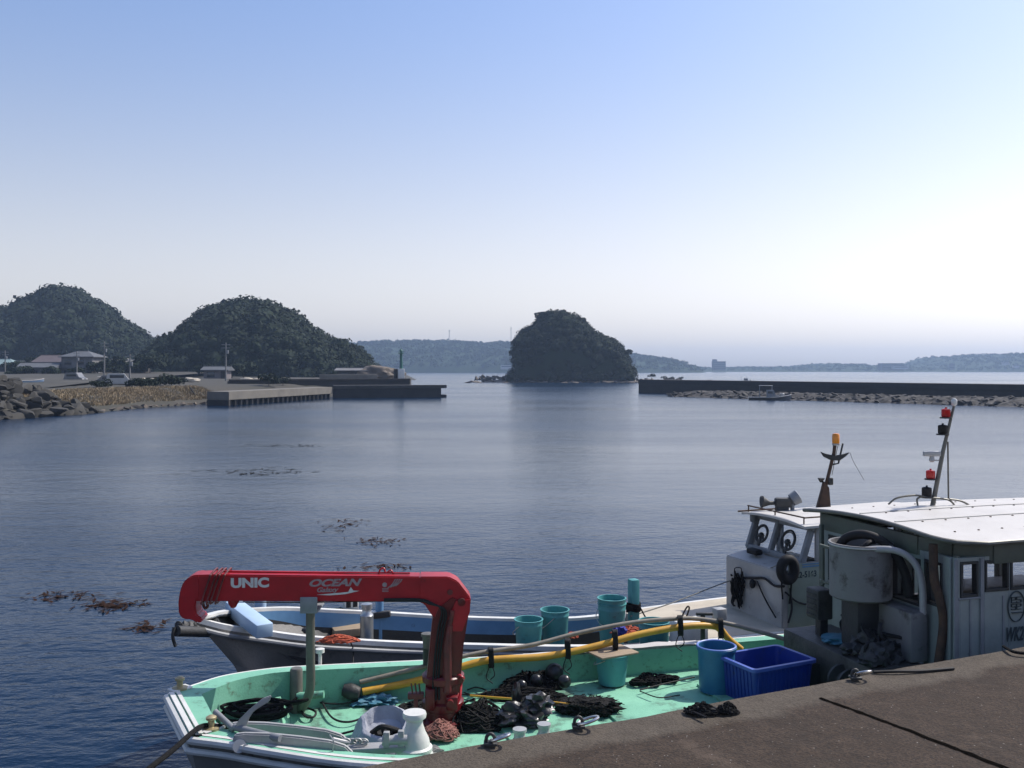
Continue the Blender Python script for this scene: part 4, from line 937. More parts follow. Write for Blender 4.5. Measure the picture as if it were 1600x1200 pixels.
MB().tube(catmull([P(1458, 850, 9.8), P(1460, 905, 9.78), P(1468, 935, 9.75), P(1474, 975, 9.75), P(1466, 1040, 9.75)], 8), .045, 10).build('suction_hose', M['rust'], boat, world=True)
for k, (l, w_, z, rr) in enumerate([(6.66, -.45, 1.32, .16), (6.62, -.75, 1.25, .14), (6.63, .15, 1.25, .12)]):
    MB().lathe([(.02, -.1), (rr, -.1), (rr, -.07), (rr*.55, -.05), (rr*.55, .05), (rr, .07), (rr, .1), (.02, .1)], (l, w_, z), 24, Matrix.Rotation(R(90), 3, 'X')).build('hauler_drum', M['dark'], boat)
pr = random.Random(31)
for k in range(9):
    l_, w_ = pr.uniform(6.72, 7.2), pr.uniform(-.85, -.2); mb = MB(); mb.lump((l_, w_, 1.60+pr.uniform(0, .1)), (pr.uniform(.06, .16), pr.uniform(.06, .14), pr.uniform(.06, .14)), 3, .5, 2.5, k); mb.build('engine_fitting', M['dark'], boat)
for k in range(7):
    a_ = Vector((pr.uniform(6.7, 7.1), pr.uniform(-.8, .7), 1.57)); c_ = Vector((pr.uniform(6.9, 7.3), pr.uniform(-.8, .4), pr.uniform(1.6, 2.1)))
    MB().tube(catmull([a_, a_+Vector((0, pr.uniform(-.1, .1), .2)), (a_+c_)/2+Vector((-.05, 0, .1)), c_], 6), pr.uniform(.012, .025), 6).build('cable', M['black'], boat)
tl = MB(); tl.lump((6.98, .08, 1.60), (.22, .16, .05), 3, .5, 2.5, 3); tl.build('engine_cover_cloth', M['tarp'], boat)
# coaming and canopy posts
for l, w_ in ((7.4, .97), (7.55, -1.1)): MB().beam((l-.06, w_, 1.0), (l-.06, w_, 2.72), .045, .045).build('canopy_post', M['olive'], boat)
# ---- mast on the canopy
mb_ = P(1456, 777, 11.6); mt_ = P(1491, 632, 11.6)
mast = MB().tube([mb_-Vector((0, 0, .15)), mb_.lerp(mt_, .5), mt_], [.030, .024, .015], 10).build('mast', M['galv'], boat, world=True)
MB().tube([P(1481, 690, 11.6), P(1482, 780, 11.6)], .011, 6).build('mast_stay', M['galv'], mast, world=True)
def shelf_lamp(px, py, mt, cap=True, s_=1.0):
    p = P(px, py, 11.6); t = max(0, min(1, (777-py)/(777-632))); q_ = mb_.lerp(mt_, t)
    o = MB().lathe([(.045*s_, .01), (.052*s_, .02), (.052*s_, .10*s_), (.044*s_, .108*s_), (.012, .115*s_), (.012, .13*s_), (0, .131*s_)], p, 16).build('lamp', mt, mast, world=True)
    b = MB(); b.lathe([(.07*s_, -.006), (.07*s_, .01)], p, 14); b.beam(p, q_-Vector((0, 0, .005)), .03, .014); b.build('lamp_shelf', M['dark'], mast, world=True)
shelf_lamp(1478, 653, M['redlamp']); shelf_lamp(1473, 679, M['black'], s_=1.05); shelf_lamp(1454, 749, M['redlamp']); shelf_lamp(1448, 777, M['black'], s_=1.1)
p = P(1456, 709, 11.6); rd = MB(); rd.box(p, (.2, .07, .06), .01); rd.lathe([(.02, -.1), (.035, -.08), (.025, -.03)], p, 12); rd.beam(p-Vector((0, 0, .08)), mb_.lerp(mt_, .40), .02, .015); rd.build('radar_bar', M['anchor'], mast, world=True)
p = mt_; MB().lathe([(.015, -.02), (.032, .0), (.034, .05), (.02, .07), (0, .074)], p, 14).build('mast_light', M['white'], mast, world=True)
rl_ = MB()
for pts in ([(1388, 788), (1402, 778), (1430, 774), (1447, 777)], [(1434, 790), (1433, 780), (1440, 776)], [(1447, 777), (1470, 779), (1484, 782), (1492, 792), (1489, 808)], [(1484, 780), (1502, 783), (1518, 792), (1528, 805)]):
    rl_.tube(catmull([P(x, y, 11.55-(.9 if y > 795 else 0)*(y-785)/25) for x, y in pts], 6), .012, 6)
rl_.build('roof_rail', M['galv'], roof, world=True)

# ------------------------------------------------------------------ the red crane on the green boat's deck
CX, CY = -.72, 9.76; CRZ = .0785
crane = thing('deck_crane', 'red folding deck crane on the green boat with its boom laid level to the left', 'crane', (CX, CY, DZ), CRZ)
MS = 9.66/1500
def K(px, py, y=0.0):
    c, s, k, yf = math.cos(CRZ), math.sin(CRZ), (px-800)/F, -.12
    x = (k*(CY+yf*c)-CX+yf*s)/(c-k*s); return Vector((x, y, H-(py-HZ)/F*(CY+x*s+yf*c)-DZ))
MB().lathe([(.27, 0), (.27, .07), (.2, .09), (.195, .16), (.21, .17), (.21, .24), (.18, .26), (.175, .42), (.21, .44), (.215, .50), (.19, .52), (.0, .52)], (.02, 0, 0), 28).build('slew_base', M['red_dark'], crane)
bb = MB()
for k in range(10): a = k*math.pi/5; bb.lathe([(.017, 0), (.017, .025), (0, .026)], (.02+.235*math.cos(a), .235*math.sin(a), .07), 6)
bb.build('base_bolt', M['dark_red'], crane)
cl_ = [K(664, 1085), K(676, 965), K(683, 948), K(706, 930), K(728, 940), K(733, 955), K(724, 1010), K(718, 1085)]
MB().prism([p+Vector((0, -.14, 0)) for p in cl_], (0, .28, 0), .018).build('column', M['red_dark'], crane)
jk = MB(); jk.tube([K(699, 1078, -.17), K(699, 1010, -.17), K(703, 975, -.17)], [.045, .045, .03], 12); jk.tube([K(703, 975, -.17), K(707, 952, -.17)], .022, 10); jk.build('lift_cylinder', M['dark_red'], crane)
for s_ in (-1, 1): MB().prism([p+Vector((0, s_*.16, 0)) for p in (K(700, 965), K(712, 938), K(735, 935), K(734, 955), K(722, 985), K(706, 985))], (0, -s_*.018, 0), .005).build('cheek_plate', M['red'], crane)
kn = [K(655, 901), K(701, 901), K(715, 908), K(735, 934), K(736, 940), K(731, 957), K(700, 957), K(678, 966), K(671, 956), K(663, 944), K(655, 941)]
MB().prism([p+Vector((0, -.125, 0)) for p in kn], (0, .25, 0), .012).build('knuckle', M['red'], crane)
pin = MB(); pin.lathe([(.04, -.16), (.04, .16)], K(721, 940), 16, Matrix.Rotation(R(90), 3, 'X')); pin.lathe([(.028, -.14), (.028, .14)], K(703, 925), 12, Matrix.Rotation(R(90), 3, 'X')); pin.build('pivot_pin', M['dark_red'], crane)
bp_ = [K(657, 901.5), K(340, 898), K(300, 899), K(300, 940), K(340, 940), K(657, 940.5)]
boom = MB().prism([p+Vector((0, -.11, 0)) for p in bp_], (0, .22, 0), .012).build('boom', M['red'], crane)
hd = [K(304, 898.5), K(295, 902), K(286, 910), K(281, 923), K(278, 942), K(279, 960), K(286, 968), K(298, 968), K(308, 974), K(316, 972), K(316, 966), K(307, 961), K(305, 946), K(307, 937), K(312, 934), K(312, 898.5)]
MB().prism([p+Vector((0, -.118, 0)) for p in hd], (0, .236, 0), .012).build('boom_head', M['red'], crane)
# the sling tied round the boom, sheave and hook below
sl = MB()
for x0 in (328, 336, 342, 350):
    sl.tube(catmull([K(x0+3, 896, -.13), K(x0-2, 908, -.135), K(x0-9, 930, -.135), K(x0-13, 943, -.13), K(x0-13, 943, .13), K(x0-6, 915, .135), K(x0+3, 896, .13)], 4, True), .010, 6, closed=True)
sl.build('sling', M['dark_red'], boom)
hk = MB(); hk.lathe([(.0, -.03), (.05, -.03), (.05, .03), (0, .03)], K(361, 944, 0), 16, Matrix.Rotation(R(90), 3, 'X')); hk.box(K(361, 946, 0), (.06, .09, .1), .02); hk.build('sheave', M['red'], boom)
h2 = MB(); h2.tube(catmull([K(313, 941), K(313, 949), K(316, 955), K(320, 952), K(319, 947)], 5), .014, 8); h2.build('hook', M['dark_red'], boom)
MB().tube([K(361, 944.5, -.02), K(480, 945, -.02), K(655, 942, -.02)], .006, 5).build('wire', M['black'], boom)
lp = MB(); lp.tube(catmull([K(590, 902), K(593, 894), K(599, 892), K(602, 899), K(610, 895), K(614, 902)], 5), .009, 6); lp.build('lifting_eye', M['red'], boom)
tb_ = MB(); tb_.tube(catmull([K(640, 899.5), K(600, 899), K(500, 898.5), K(400, 897.5), K(345, 896.5)], 4), .009, 6); tb_.build('boom_pipe', M['red'], boom)
bx_ = Vector((math.cos(CRZ), math.sin(CRZ), 0))
def kw(px, py): return MW(crane) @ K(px, py, -.1125)
text('maker_lettering', 'UNIC', M['decal'], boom, kw(360, 918), bx_, (0,0,1), .125, .0015, 0, .006, 1.22)
text('model_lettering', 'OCEAN', M['decal_dull'], boom, kw(481, 916.5), bx_, (0,0,1), .096, .0015, .35, .004, 1.5)
text('model_lettering', 'Galaxy', M['decal_dull'], boom, kw(494, 925.5), bx_, (0,0,1), .065, .0015, .3, .002, 1.15)
sw_ = MB(); sp3 = [kw(495, 929.5), kw(530, 926.5), kw(544, 925), kw(548, 917.5), kw(552, 923), kw(561, 923.5), kw(540, 928.5), kw(515, 930.5)]
sw_.prism(sp3, -MW(crane).to_3x3().col[1]*.002); sw_.build('swoosh', M['decal'], boom, world=True)
em = MB()
em.lathe([(.024, -.001), (.024, .003)], K(601, 914, -.112), 14, Matrix.Rotation(R(90), 3, 'X'))
for k in range(4): em.tube(catmull([K(606+k*4, 919-k, -.1125), K(613+k*4, 913-k, -.1125), K(618+k*3.4, 905, -.1125)], 4), .0055, 5)
for k in range(3): em.beam(K(597, 920+k*2.2, -.1125), K(607, 920+k*2.2, -.1125), .004, .006, 0)
em.build('emblem', M['decal_dull'], boom)
hz_ = MB()
for k, (x0, r0_) in enumerate([(714, .012), (718, .014), (711, .012)]):
    hz_.tube(catmull([K(x0-6, 1056, -.08), K(x0+4, 1054+k*3, -.14), K(x0+7, 1062+k*3, -.04), K(x0+3, 1075, .0), K(x0+1, 1088, -.1), K(x0-4, 1100, -.15)], 5), r0_, 8)
hz_.lathe([(.17, 0), (.19, .01), (.19, .035), (.17, .045)], K(690, 1064), 26); hz_.build('collar', M['red'], crane)
va = MB(); va.box(K(706, 1095, -.17), (.12, .1, .14), .02); va.box(K(672, 1090, -.15), (.1, .12, .22), .02); va.lathe([(.035, -.05), (.035, .05), (0, .05)], K(703, 1092, -.22), 12, Matrix.Rotation(R(90), 3, 'X')); va.build('valve_block', M['red_dark'], crane)
lv = MB()
for k in range(3): lv.tube([K(645+k*6, 1080, -.2), K(643+k*6, 1062, -.24)], .008, 6)
lv.box(K(650, 1084, -.17), (.16, .08, .06), .01); lv.beam(K(650, 1086, -.17), K(650, 1130, -.17), .04, .04); lv.build('control_lever', M['dark_red'], crane)

hy = MB()
for k in range(3):
    hy.tube(catmull([K(676+k*5, 1090, -.19), K(678+k*4, 1040, -.175), K(684+k*4, 985, -.175), K(690+k*3, 952, -.17), K(676-k*3, 942, -.15), K(655, 936+k*1.5, -.13), K(600, 936+k*1.5, -.125)], 6), .010, 7)
hy.build('hydraulic_hose', M['black'], crane)
bt = MB()
for px, py in ((664, 906), (664, 934), (672, 906), (672, 950), (320, 903), (320, 935), (330, 903), (704, 1000), (704, 1040), (690, 960)):
    bt.lathe([(.012, -.132), (.012, -.12)], K(px, py, 0), 6, Matrix.Rotation(R(90), 3, 'X').inverted() if False else Matrix.Rotation(R(-90), 3, 'X') @ Matrix.Diagonal((1, 1, -1)))
bt.build('bolt', M['dark_red'], crane)
# ------------------------------------------------------------------ gear lying on the green boat
def lobj(name, mb, m, label, cat, loc, group=None, **k):
    return tag(mb.build(name, m, world=True, loc=loc, **k), label, cat, group)
# poles
def py_pole(pts, r, nm, m, label):
    mb = MB().tube(catmull(pts, 8), r, 10); return lobj(nm, mb, m, label, 'pole', pts[0])
yp = py_pole([P(566, 1081, 10.32), P(655, 1063, 10.5), P(755, 1033, 10.7), P(850, 1026, 10.85), P(930, 1010, 11.0), P(1000, 991, 11.15), P(1068, 979, 11.3), P(1112, 978, 11.4), P(1126, 984, 11.42), P(1138, 998, 11.42), P(1158, 1015, 11.45)], .041, 'yellow_pole', M['yellow'], 'long yellow pole lashed along the far gunwale of the green boat')
cap_ = MB().lathe([(.04, -.02), (.065, -.01), (.08, .05), (.085, .1), (.06, .17), (0, .18)], (0, 0, 0), 18, Matrix.Rotation(R(-78), 3, 'Y')).build('end_boot', M['dark'], None, loc=P(560, 1083, 10.3)); tag(cap_, 'dark float bound over the left end of the yellow pole', 'float')
gp = py_pole([P(562, 1066, 10.35), P(640, 1047, 10.5), P(740, 1022, 10.72), P(830, 1008, 10.9), P(900, 990, 11.05), P(980, 974, 11.2), P(1050, 967, 11.32), P(1090, 967, 11.4), P(1135, 974, 11.4), P(1190, 988, 11.35), P(1250, 1006, 11.25)], .026, 'grey_pole', M['pole_grey'], 'thin bowed grey pole above the yellow pole on the green boat')
for px, py, Y in ((764, 1024, 10.7), (884, 1010, 10.9), (958, 996, 11.05), (1060, 974, 11.28), (1123, 978, 11.4)):
    bd = MB()
    for k in range(4): bd.tube(catmull([P(px+k*2, py-9, Y-.07), P(px+k*2+1, py+16, Y-.07), P(px+k*2, py+16, Y+.07), P(px+k*2-1, py-9, Y+.07)], 4, True), .009, 5, closed=True)
    bd.tube(catmull([P(px+2, py+14, Y-.06), P(px-4, py+34, Y-.1), P(px+6, py+44, Y-.12)], 5), .006, 5)
    bd.tube(catmull([P(px+4, py+14, Y-.06), P(px+9, py+30, Y-.1), P(px+2, py+38, Y-.12)], 5), .006, 5); bd.build('lashing', M['black'], yp, world=True)
# buckets
def bucket(label, loc, r, h, m, group=None, name='bucket', stack=0, content=None):
    o = thing(name, label, 'bucket', loc, random.uniform(0, 3), group)
    t = .012
    MB().lathe([(r*.80, 0), (r*.97, h*.86), (r*.99, h*.87), (r*.99, h*.90), (r*.985, h*.905), (r, h-.012), (r*1.04, h-.01), (r*1.045, h), (r-t, h), (r*.80-t, .02), (0, .02)], seg=36).build('shell', m, o)
    hn = MB(); hn.tube(catmull([(r*1.0, 0, h*.88), (r*1.03, r*.5, h*.74), (r*.6, r*.92, h*.62), (0, r*1.07, h*.6), (-r*.6, r*.92, h*.62), (-r*1.03, r*.5, h*.74), (-r*1.0, 0, h*.88)], 5), .006, 6); hn.build('handle', M['steel'], o)
    for k in range(stack): MB().lathe([(r*.97, h), (r*1.0, h+.05), (r*1.04, h+.06), (r*1.045, h+.075), (r-t, h+.075), (r*.9, h-.1), (0, h-.1)], seg=36).build('nested_rim', m, o)
    return o
def st1(px, py, z=DZ): v = G(px, py, z); return v
p = st1(958, 1076); bk = bucket('teal bucket under a weathered board on the green deck', p+Vector((0, .14, .02)), .19, .34, M['teal'])
bd_ = MB().box((0, 0, 0), (.50, .36, .022), .004, .5); tag(bd_.build('board', M['wood'], loc=p+Vector((.0, .14, .373))), 'weathered wooden board lying on the teal bucket on the green deck', 'board')
p = G(1120, 1082, DZ); tub = thing('plastic_tub', 'tall round blue tub standing left of the dark blue crate', 'tub', p+Vector((0, .02, .02)))
MB().lathe([(.185, 0), (.19, .03), (.205, .455), (.222, .46), (.225, .49), (.215, .50), (.195, .495), (.18, .04), (0, .03)], seg=40).build('shell', M['tealblue'], tub)
MB().tube([(.21*math.cos(a), .21*math.sin(a), .498) for a in [k*math.pi/20 for k in range(40)]], .011, 6, closed=True).build('rim', M['rim'], tub)
# crate
cf = Vector((2.53, 10.05, 0)); cu = Vector((.77, .38, 0)).normalized(); ang = math.atan2(cu.y, cu.x)
cc = cf+cu*.43+Vector((-cu.y, cu.x, 0))*.30
crt = thing('fish_crate', 'large dark blue plastic fish crate standing behind the quay edge', 'crate', (cc.x, cc.y, DZ+.03), ang)
LX, LY, CH = .86, .62, .42
def crate_ring(sx, sy, z, r=.05, n=5):
    o = []
    for (qx, qy, a0) in ((1, 1, 0), (-1, 1, 90), (-1, -1, 180), (1, -1, 270)):
        for k in range(n): a = R(a0+90*k/(n-1)); o.append(Vector((qx*(sx/2-r)+r*math.cos(a), qy*(sy/2-r)+r*math.sin(a), z)))
    return o
rings = [crate_ring(LX-.10, LY-.10, 0), crate_ring(LX-.03, LY-.03, CH-.05), crate_ring(LX-.03, LY-.03, CH), crate_ring(LX-.06, LY-.06, CH), crate_ring(LX-.14, LY-.14, .03)]
b = MB(); n5 = 20; b.add([p for r_ in rings for p in r_], [(i*n5+k, i*n5+(k+1) % n5, (i+1)*n5+(k+1) % n5, (i+1)*n5+k) for i in range(4) for k in range(n5)]+[tuple(range(n5))[::-1], tuple(4*n5+k for k in range(n5))]); b.build('shell', M['crate'], crt)
rr_ = [crate_ring(LX-.028, LY-.028, CH-.035), crate_ring(LX+.025, LY+.025, CH-.03), crate_ring(LX+.025, LY+.025, CH+.004), crate_ring(LX-.055, LY-.055, CH+.004), crate_ring(LX-.06, LY-.06, CH-.03)]
b = MB(); b.add([p for r_ in rr_ for p in r_], [(i*n5+k, i*n5+(k+1) % n5, (i+1)*n5+(k+1) % n5, (i+1)*n5+k) for i in range(4) for k in range(n5)]); b.build('rim', mat('crate_rim_blue', (.07,.11,.40), (.05,.09,.34), 8, .38), crt)
rb_ = MB()
for k in range(13):
    x = -LX/2+.08+k*(LX-.16)/12; 
    for s_ in (-1, 1): rb_.beam((x, s_*(LY/2-.046), .02), (x, s_*(LY/2-.012), CH-.05), .018, .016, .003)
for k in range(9):
    y = -LY/2+.08+k*(LY-.16)/8
    for s_ in (-1, 1): rb_.beam((s_*(LX/2-.046), y, .02), (s_*(LX/2-.012), y, CH-.05), .016, .018, .003)
rb_.build('rib', M['crate'], crt)
# ropes, nets, sacks
def coil(c, r, turns, rr, m, label, seed, flat=.5, name='rope_coil', cat='rope', group=None, tail=None, rz_=0):
    pr = random.Random(seed); pts = []
    for k in range(turns*14):
        a = 2*math.pi*k/14; t = k/(turns*14); q_ = r*(.72+.28*math.sin(t*17+pr.random()*.5))
        pts.append((c[0]+q_*math.cos(a+rz_)*1.15+pr.uniform(-.012, .012), c[1]+q_*flat*2*math.sin(a+rz_)*.8+pr.uniform(-.012, .012), c[2]+rr+t*turns*rr*.75+pr.uniform(-.006, .006)))
    if tail: pts += [Vector(p) for p in tail]
    return lobj(name, MB().tube(catmull(pts, 2), rr, 6), m, label, cat, c, group)
def tangle(c, rad, n, rr, m, label, seed, name='rope_heap', cat='rope', group=None, core=None):
    pr = random.Random(seed); o = thing(name, label, cat, c, 0, group)
    b = MB(); pts = []; rr *= .75
    for k in range(int(n*1.9)):
        a = pr.uniform(0, 6.28); q_ = math.sqrt(pr.random()); x = rad[0]*q_*math.cos(a); y = rad[1]*q_*math.sin(a)
        z = rad[2]*max(.06, (1-q_*q_)*(1+.55*noise.noise((x*7+seed, y*7, 0))))*pr.uniform(.66, 1.14); pts.append(Vector((x, y, z)))
    b.tube(catmull(pts, 4), rr, 5); b.build('strand', m, o)
    if core: MB().lump((0, 0, rad[2]*.15), (rad[0]*.78, rad[1]*.78, rad[2]*.62), 4, .5, 3.0, seed, flat=-rad[2]*.1).build('heap', core, o)
    return o
p = G(405, 1118, FZ)
coil(Vector((p.x-.02, p.y, FZ+.0)), .30, 7, .017, M['rope'], 'black mooring rope coiled on the bow deck of the green boat', 3, tail=[Vector((p.x+.45, p.y+.1, FZ+.12)), P(455, 1100, 9.9), P(464, 1090, 10.0)])
# mooring line over the bow corner down to the water
lobj('mooring_line', MB().tube(catmull([G(420, 1136, FZ+.08), G(372, 1136, 1.38), G(345, 1135, 1.50), P(318, 1134, 8.25), P(300, 1145, 8.0), P(270, 1172, 7.6), P(232, 1202, 7.2), P(160, 1262, 6.6)], 8), .022, 8), M['rope'], 'black mooring line running over the bow corner down to the left', 'rope', G(345, 1135, 1.5))
ln = [([(497, 1040), (497, 1075), (505, 1100), (520, 1122), (545, 1128), (575, 1118), (590, 1108)], .011), ([(470, 1110), (478, 1120), (490, 1120), (493, 1112), (480, 1106)], .012), ([(560, 1095), (530, 1100), (500, 1098)], .009), ([(600, 1130), (560, 1140), (520, 1150)], .012), ([(720, 1085), (800, 1092), (880, 1102)], .009), ([(730, 1078), (745, 1074), (760, 1080), (740, 1086), (725, 1082)], .009),
      ([(1000, 1078), (1040, 1068), (1085, 1058)], .009), ([(1000, 1080), (1030, 1090), (1062, 1086)], .007), ([(585, 1105), (570, 1122), (600, 1112), (585, 1132)], .009), ([(880, 1085), (910, 1105), (930, 1112)], .007)]
for k, (pts, r_) in enumerate(ln):
    w_ = [G(x, y, DZ+.05+(.25 if (k == 0 and i == 0) else 0)) for i, (x, y) in enumerate(pts)]
    lobj('loose_line', MB().tube(catmull(w_, 7), r_, 6), M['black'], 'thin dark line lying loose across the green deck', 'rope', w_[0], 'loose dark lines on the green deck')
tangle(G(745, 1132, DZ), (.36, .26, .21), 240, .012, M['net'], 'big black net heap right of the crane base', 11, 'net_heap', 'net', None, M['net'])
tangle(G(845, 1078, DZ)+Vector((-.12, .12, 0)), (.40, .24, .15), 240, .012, M['net'], 'black net heap with round floats against the far bulwark', 12, 'net_heap', 'net', None, M['net'])
tangle(G(690, 1142, DZ)+Vector((0, -.2, .03)), (.2, .16, .12), 160, .008, M['pink_net'], 'small reddish net bundle at the foot of the crane', 13, 'net_heap', 'net', None, M['pink_net'])
tangle(G(655, 1118, DZ), (.32, .26, .12), 130, .012, M['net'], 'flat black rope heap left of the crane foot', 14, 'rope_heap', 'rope', None, M['black'])
tangle(G(775, 1085, DZ)+Vector((.3, -.1, 0)), (.5, .18, .10), 150, .008, M['net'], 'thin spread of black netting along the foot of the far bulwark', 15, 'net_heap', 'net')
for px, py, s_ in ((866, 1064, .105), (838, 1072, .07), (882, 1075, .075), (815, 1079, .06)):
    p = G(px, py+8, DZ); lobj('net_float', MB().lump(p+Vector((0, 0, s_*.9+.06)), (s_, s_*.9, s_), 3, .05, 1, px), M['bagblack'], 'shiny black ball float in the net heap by the far bulwark', 'float', p, 'black floats in the net heap')
for i, (px, py, s_) in enumerate([(998, 1072, .085), (1012, 1064, .085), (1020, 1072, .08), (1036, 1066, .075), (1050, 1067, .07)]):
    p = G(px, py, DZ); coil(p+Vector((0, 0, .01)), s_, 6, .012, M['rope'], 'small black rope bundle right of the teal bucket with the board', 40+i, group='small black rope bundles on the green deck')
sk = MB(); p = G(815, 1140, DZ); sk.lump(p+Vector((0, .1, .10)), (.26, .20, .13), 4, .55, 2.6, 5, ); sk.lump(p+Vector((.16, .12, .2)), (.16, .14, .12), 3, .6, 3, 8); sk.lump(p+Vector((-.05, .2, .28)), (.05, .05, .12), 2, .5, 3, 9)
lobj('plastic_sack', sk, M['bagblack'], 'crumpled shiny black sack by the bollards at the quay edge', 'sack', p)
bsh = thing('brush', 'black bristled deck brush with a yellow handle pointing left', 'brush', G(905, 1108, DZ))
V = []
br_c = G(910, 1116, DZ)
MB().lump(br_c+Vector((.05, 0, .08)), (.33, .15, .09), 4, .4, 4, 21).build('head', M['net'], bsh, world=True)
q_ = MB()
for k in range(380):
    a = random.uniform(0, 6.28); c = br_c+Vector((.05+.3*math.sqrt(random.random())*math.cos(a), .16*math.sin(a), .11+random.uniform(-.05, .05))); q_.tube([c, c+Vector((random.gauss(.03, .05), random.gauss(0, .04), random.gauss(-.02, .025)))], .004, 3, caps=False)
q_.build('bristle', M['net'], bsh, world=True); MB().tube([G(893, 1101, DZ+.12), G(870, 1098, DZ+.12), G(800, 1092, DZ+.1), G(735, 1087, DZ+.05)], .013, 8).build('handle', M['yellow'], bsh, world=True)
tp = MB(); p = G(588, 1100, DZ); tp.lump(p+Vector((0, 0, .03)), (.2, .12, .07), 4, .7, 3, 31, flat=None); lobj('tarp', tp, M['tarp'], 'crumpled teal blue tarp left of the crane foot', 'tarp', p)
gb = MB(); p = Vector((-1.14, 8.66, DZ))
prof_ = [(.28, 0), (.33, .06), (.32, .20), (.28, .32), (.23, .42), (.19, .43), (.16, .33), (0, .28)]
def bag(u, v):
    i = v*(len(prof_)-1); k = min(int(i), len(prof_)-2); r_, z = [prof_[k][j]+(prof_[k+1][j]-prof_[k][j])*(i-k) for j in (0, 1)]
    a = 2*math.pi*u; n_ = 1+.16*noise.noise((math.cos(a)*2, math.sin(a)*2, z*4))+.05*noise.noise((math.cos(a)*7, math.sin(a)*7, z*9)); return p+Vector((r_*n_*math.cos(a), r_*n_*.8*math.sin(a), z*(1+.20*math.sin(a))))
gb.grid(bag, 60, 34); bgo = thing('canvas_bag', 'grey canvas bag slumped open left of the white winch head', 'bag', p)
gb.build('bag_body', M['greybag'], bgo, world=True); bf = MB(); bf.tube(catmull([p+Vector((-.12, -.05, .34)), p+Vector((-.02, -.12, .42)), p+Vector((.1, -.08, .38)), p+Vector((.14, .05, .3))], 6), .022, 8); bf.lump(p+Vector((.02, -.03, .3)), (.12, .08, .07), 3, .6, 3, 77); bf.build('strap', M['black'], bgo, world=True)
lobj('grey_fabric', MB().lump(G(712, 1180, 1.2)+Vector((-.25, .25, -.1)), (.16, .09, .06), 3, .6, 3, 4), M['greyrope'], 'small grey rag behind the quay edge right of the winch head', 'rag', G(712, 1180, 1.2))
# plough anchor on the near bow
anc = thing('anchor', 'pale galvanised anchor with long curved flukes lying on the near bow of the green boat', 'anchor', G(410, 1150, 1.4))
AY = 8.15
def A(px, py, dy=0): return P(px, py, AY+dy)
def fluke(dy, sh_):
    up = [(362, 1160), (366, 1148), (380, 1146), (420, 1147), (470, 1152), (515, 1158), (540, 1166), (552, 1178)]; dn = [(545, 1177), (500, 1178), (450, 1181), (410, 1183), (385, 1183), (368, 1176)]
    return MB().prism([A(x+sh_[0], y+sh_[1], dy) for x, y in up+dn], (0, .05, 0), .012)
fluke(-.12, (0, 0)).build('fluke', M['anchor'], anc, world=True); fluke(.14, (-6, -17)).build('fluke', M['anchor'], anc, world=True)
b = MB(); b.tube([A(374, 1166, -.17), A(374, 1166, .24)], .055, 16); b.tube([A(384, 1168, -.18), A(384, 1168, -.165)], .028, 12); b.build('crown', M['anchor'], anc, world=True)
b = MB(); b.tube([A(366, 1136, .1), A(438, 1154, -.14)], .030, 10); b.tube([A(336, 1112, .25), A(366, 1140, .1)], .026, 10); b.build('stock', M['grey'], anc, world=True)
b = MB(); b.prism([A(x, y, .06) for x, y in ((364, 1142), (372, 1126), (386, 1112), (400, 1100), (410, 1092), (424, 1087), (420, 1097), (408, 1104), (396, 1112), (388, 1124), (383, 1140))], (0, .03, 0), .008); b.build('shank', M['anchor'], anc, world=True)
b = MB(); b.tube(catmull([A(520, 1155, 0), A(545, 1160, .05), A(560, 1156, .1), A(575, 1160, .1)], 5), .018, 8)
for k in range(4): b.tube([A(540+9*k, 1158+1.2*(k % 2), .05)+Vector((.04*math.cos(a), .012*(k % 2), .022*math.sin(a))) for a in [i*math.pi/5 for i in range(10)]], .008, 6, closed=True)
b.tube(catmull([A(515, 1148, -.14), A(521, 1158, -.16), A(520, 1174, -.15)], 5), .007, 5); b.build('chain', M['anchor'], anc, world=True)
b = MB(); rl = G(585, 1178, 1.35); b.beam(rl+Vector((-.25, .1, .0)), rl+Vector((.25, .16, .0)), .14, .05, .01); b.beam(rl+Vector((.1, .02, .05)), rl+Vector((.1, .02, .18)), .05, .05); b.beam(rl+Vector((.22, .05, .05)), rl+Vector((.22, .05, .18)), .05, .05); b.tube([rl+Vector((.06, .03, .1)), rl+Vector((.27, .06, .1))], .04, 12)
b.build('anchor_roller', M['anchor'], boat, world=True)

# ------------------------------------------------------------------ quay fittings
def mooring_ring(px, py, label, tilt=.5, s_=1.0):
    p = G(px, py, QZ+.02); o = thing('mooring_ring', label, 'mooring ring', p)
    MB().tube([(.02+.062*s_*math.cos(a), .05*s_*math.sin(a), .045+.025*math.cos(a+tilt)) for a in [k*math.pi/14 for k in range(28)]], .011, 9, closed=True).build('ring', M['chrome'], o)
    b = MB(); b.box((-.045, 0, .008), (.09, .08, .02), .006); b.tube(catmull([(-.075, 0, .0), (-.07, 0, .05), (-.045, 0, .07), (-.02, 0, .05), (-.015, 0, .0)], 5), .012, 8); b.build('anchor_plate', M['dark'], o); return o
mooring_ring(777, 1163, 'shiny steel mooring ring at the quay edge below the net heap'); mooring_ring(1345, 1060, 'steel mooring ring at the quay edge below the machinery', 1.2)
mooring_ring(914, 1136, 'half hidden steel ring at the quay edge by the deck brush', .3, 1.15)
lobj('quay_scrap', MB().tube(catmull([G(1365, 1050, QZ+.02), G(1400, 1049, QZ+.03), G(1440, 1048.5, QZ+.025), G(1490, 1044.5, QZ+.02)], 6), .014, 6), M['black'], 'straight black strip lying right of the mooring ring', 'rubber strip', G(1400, 1049, QZ))  # thin black tube laid along the dark line beside the ring
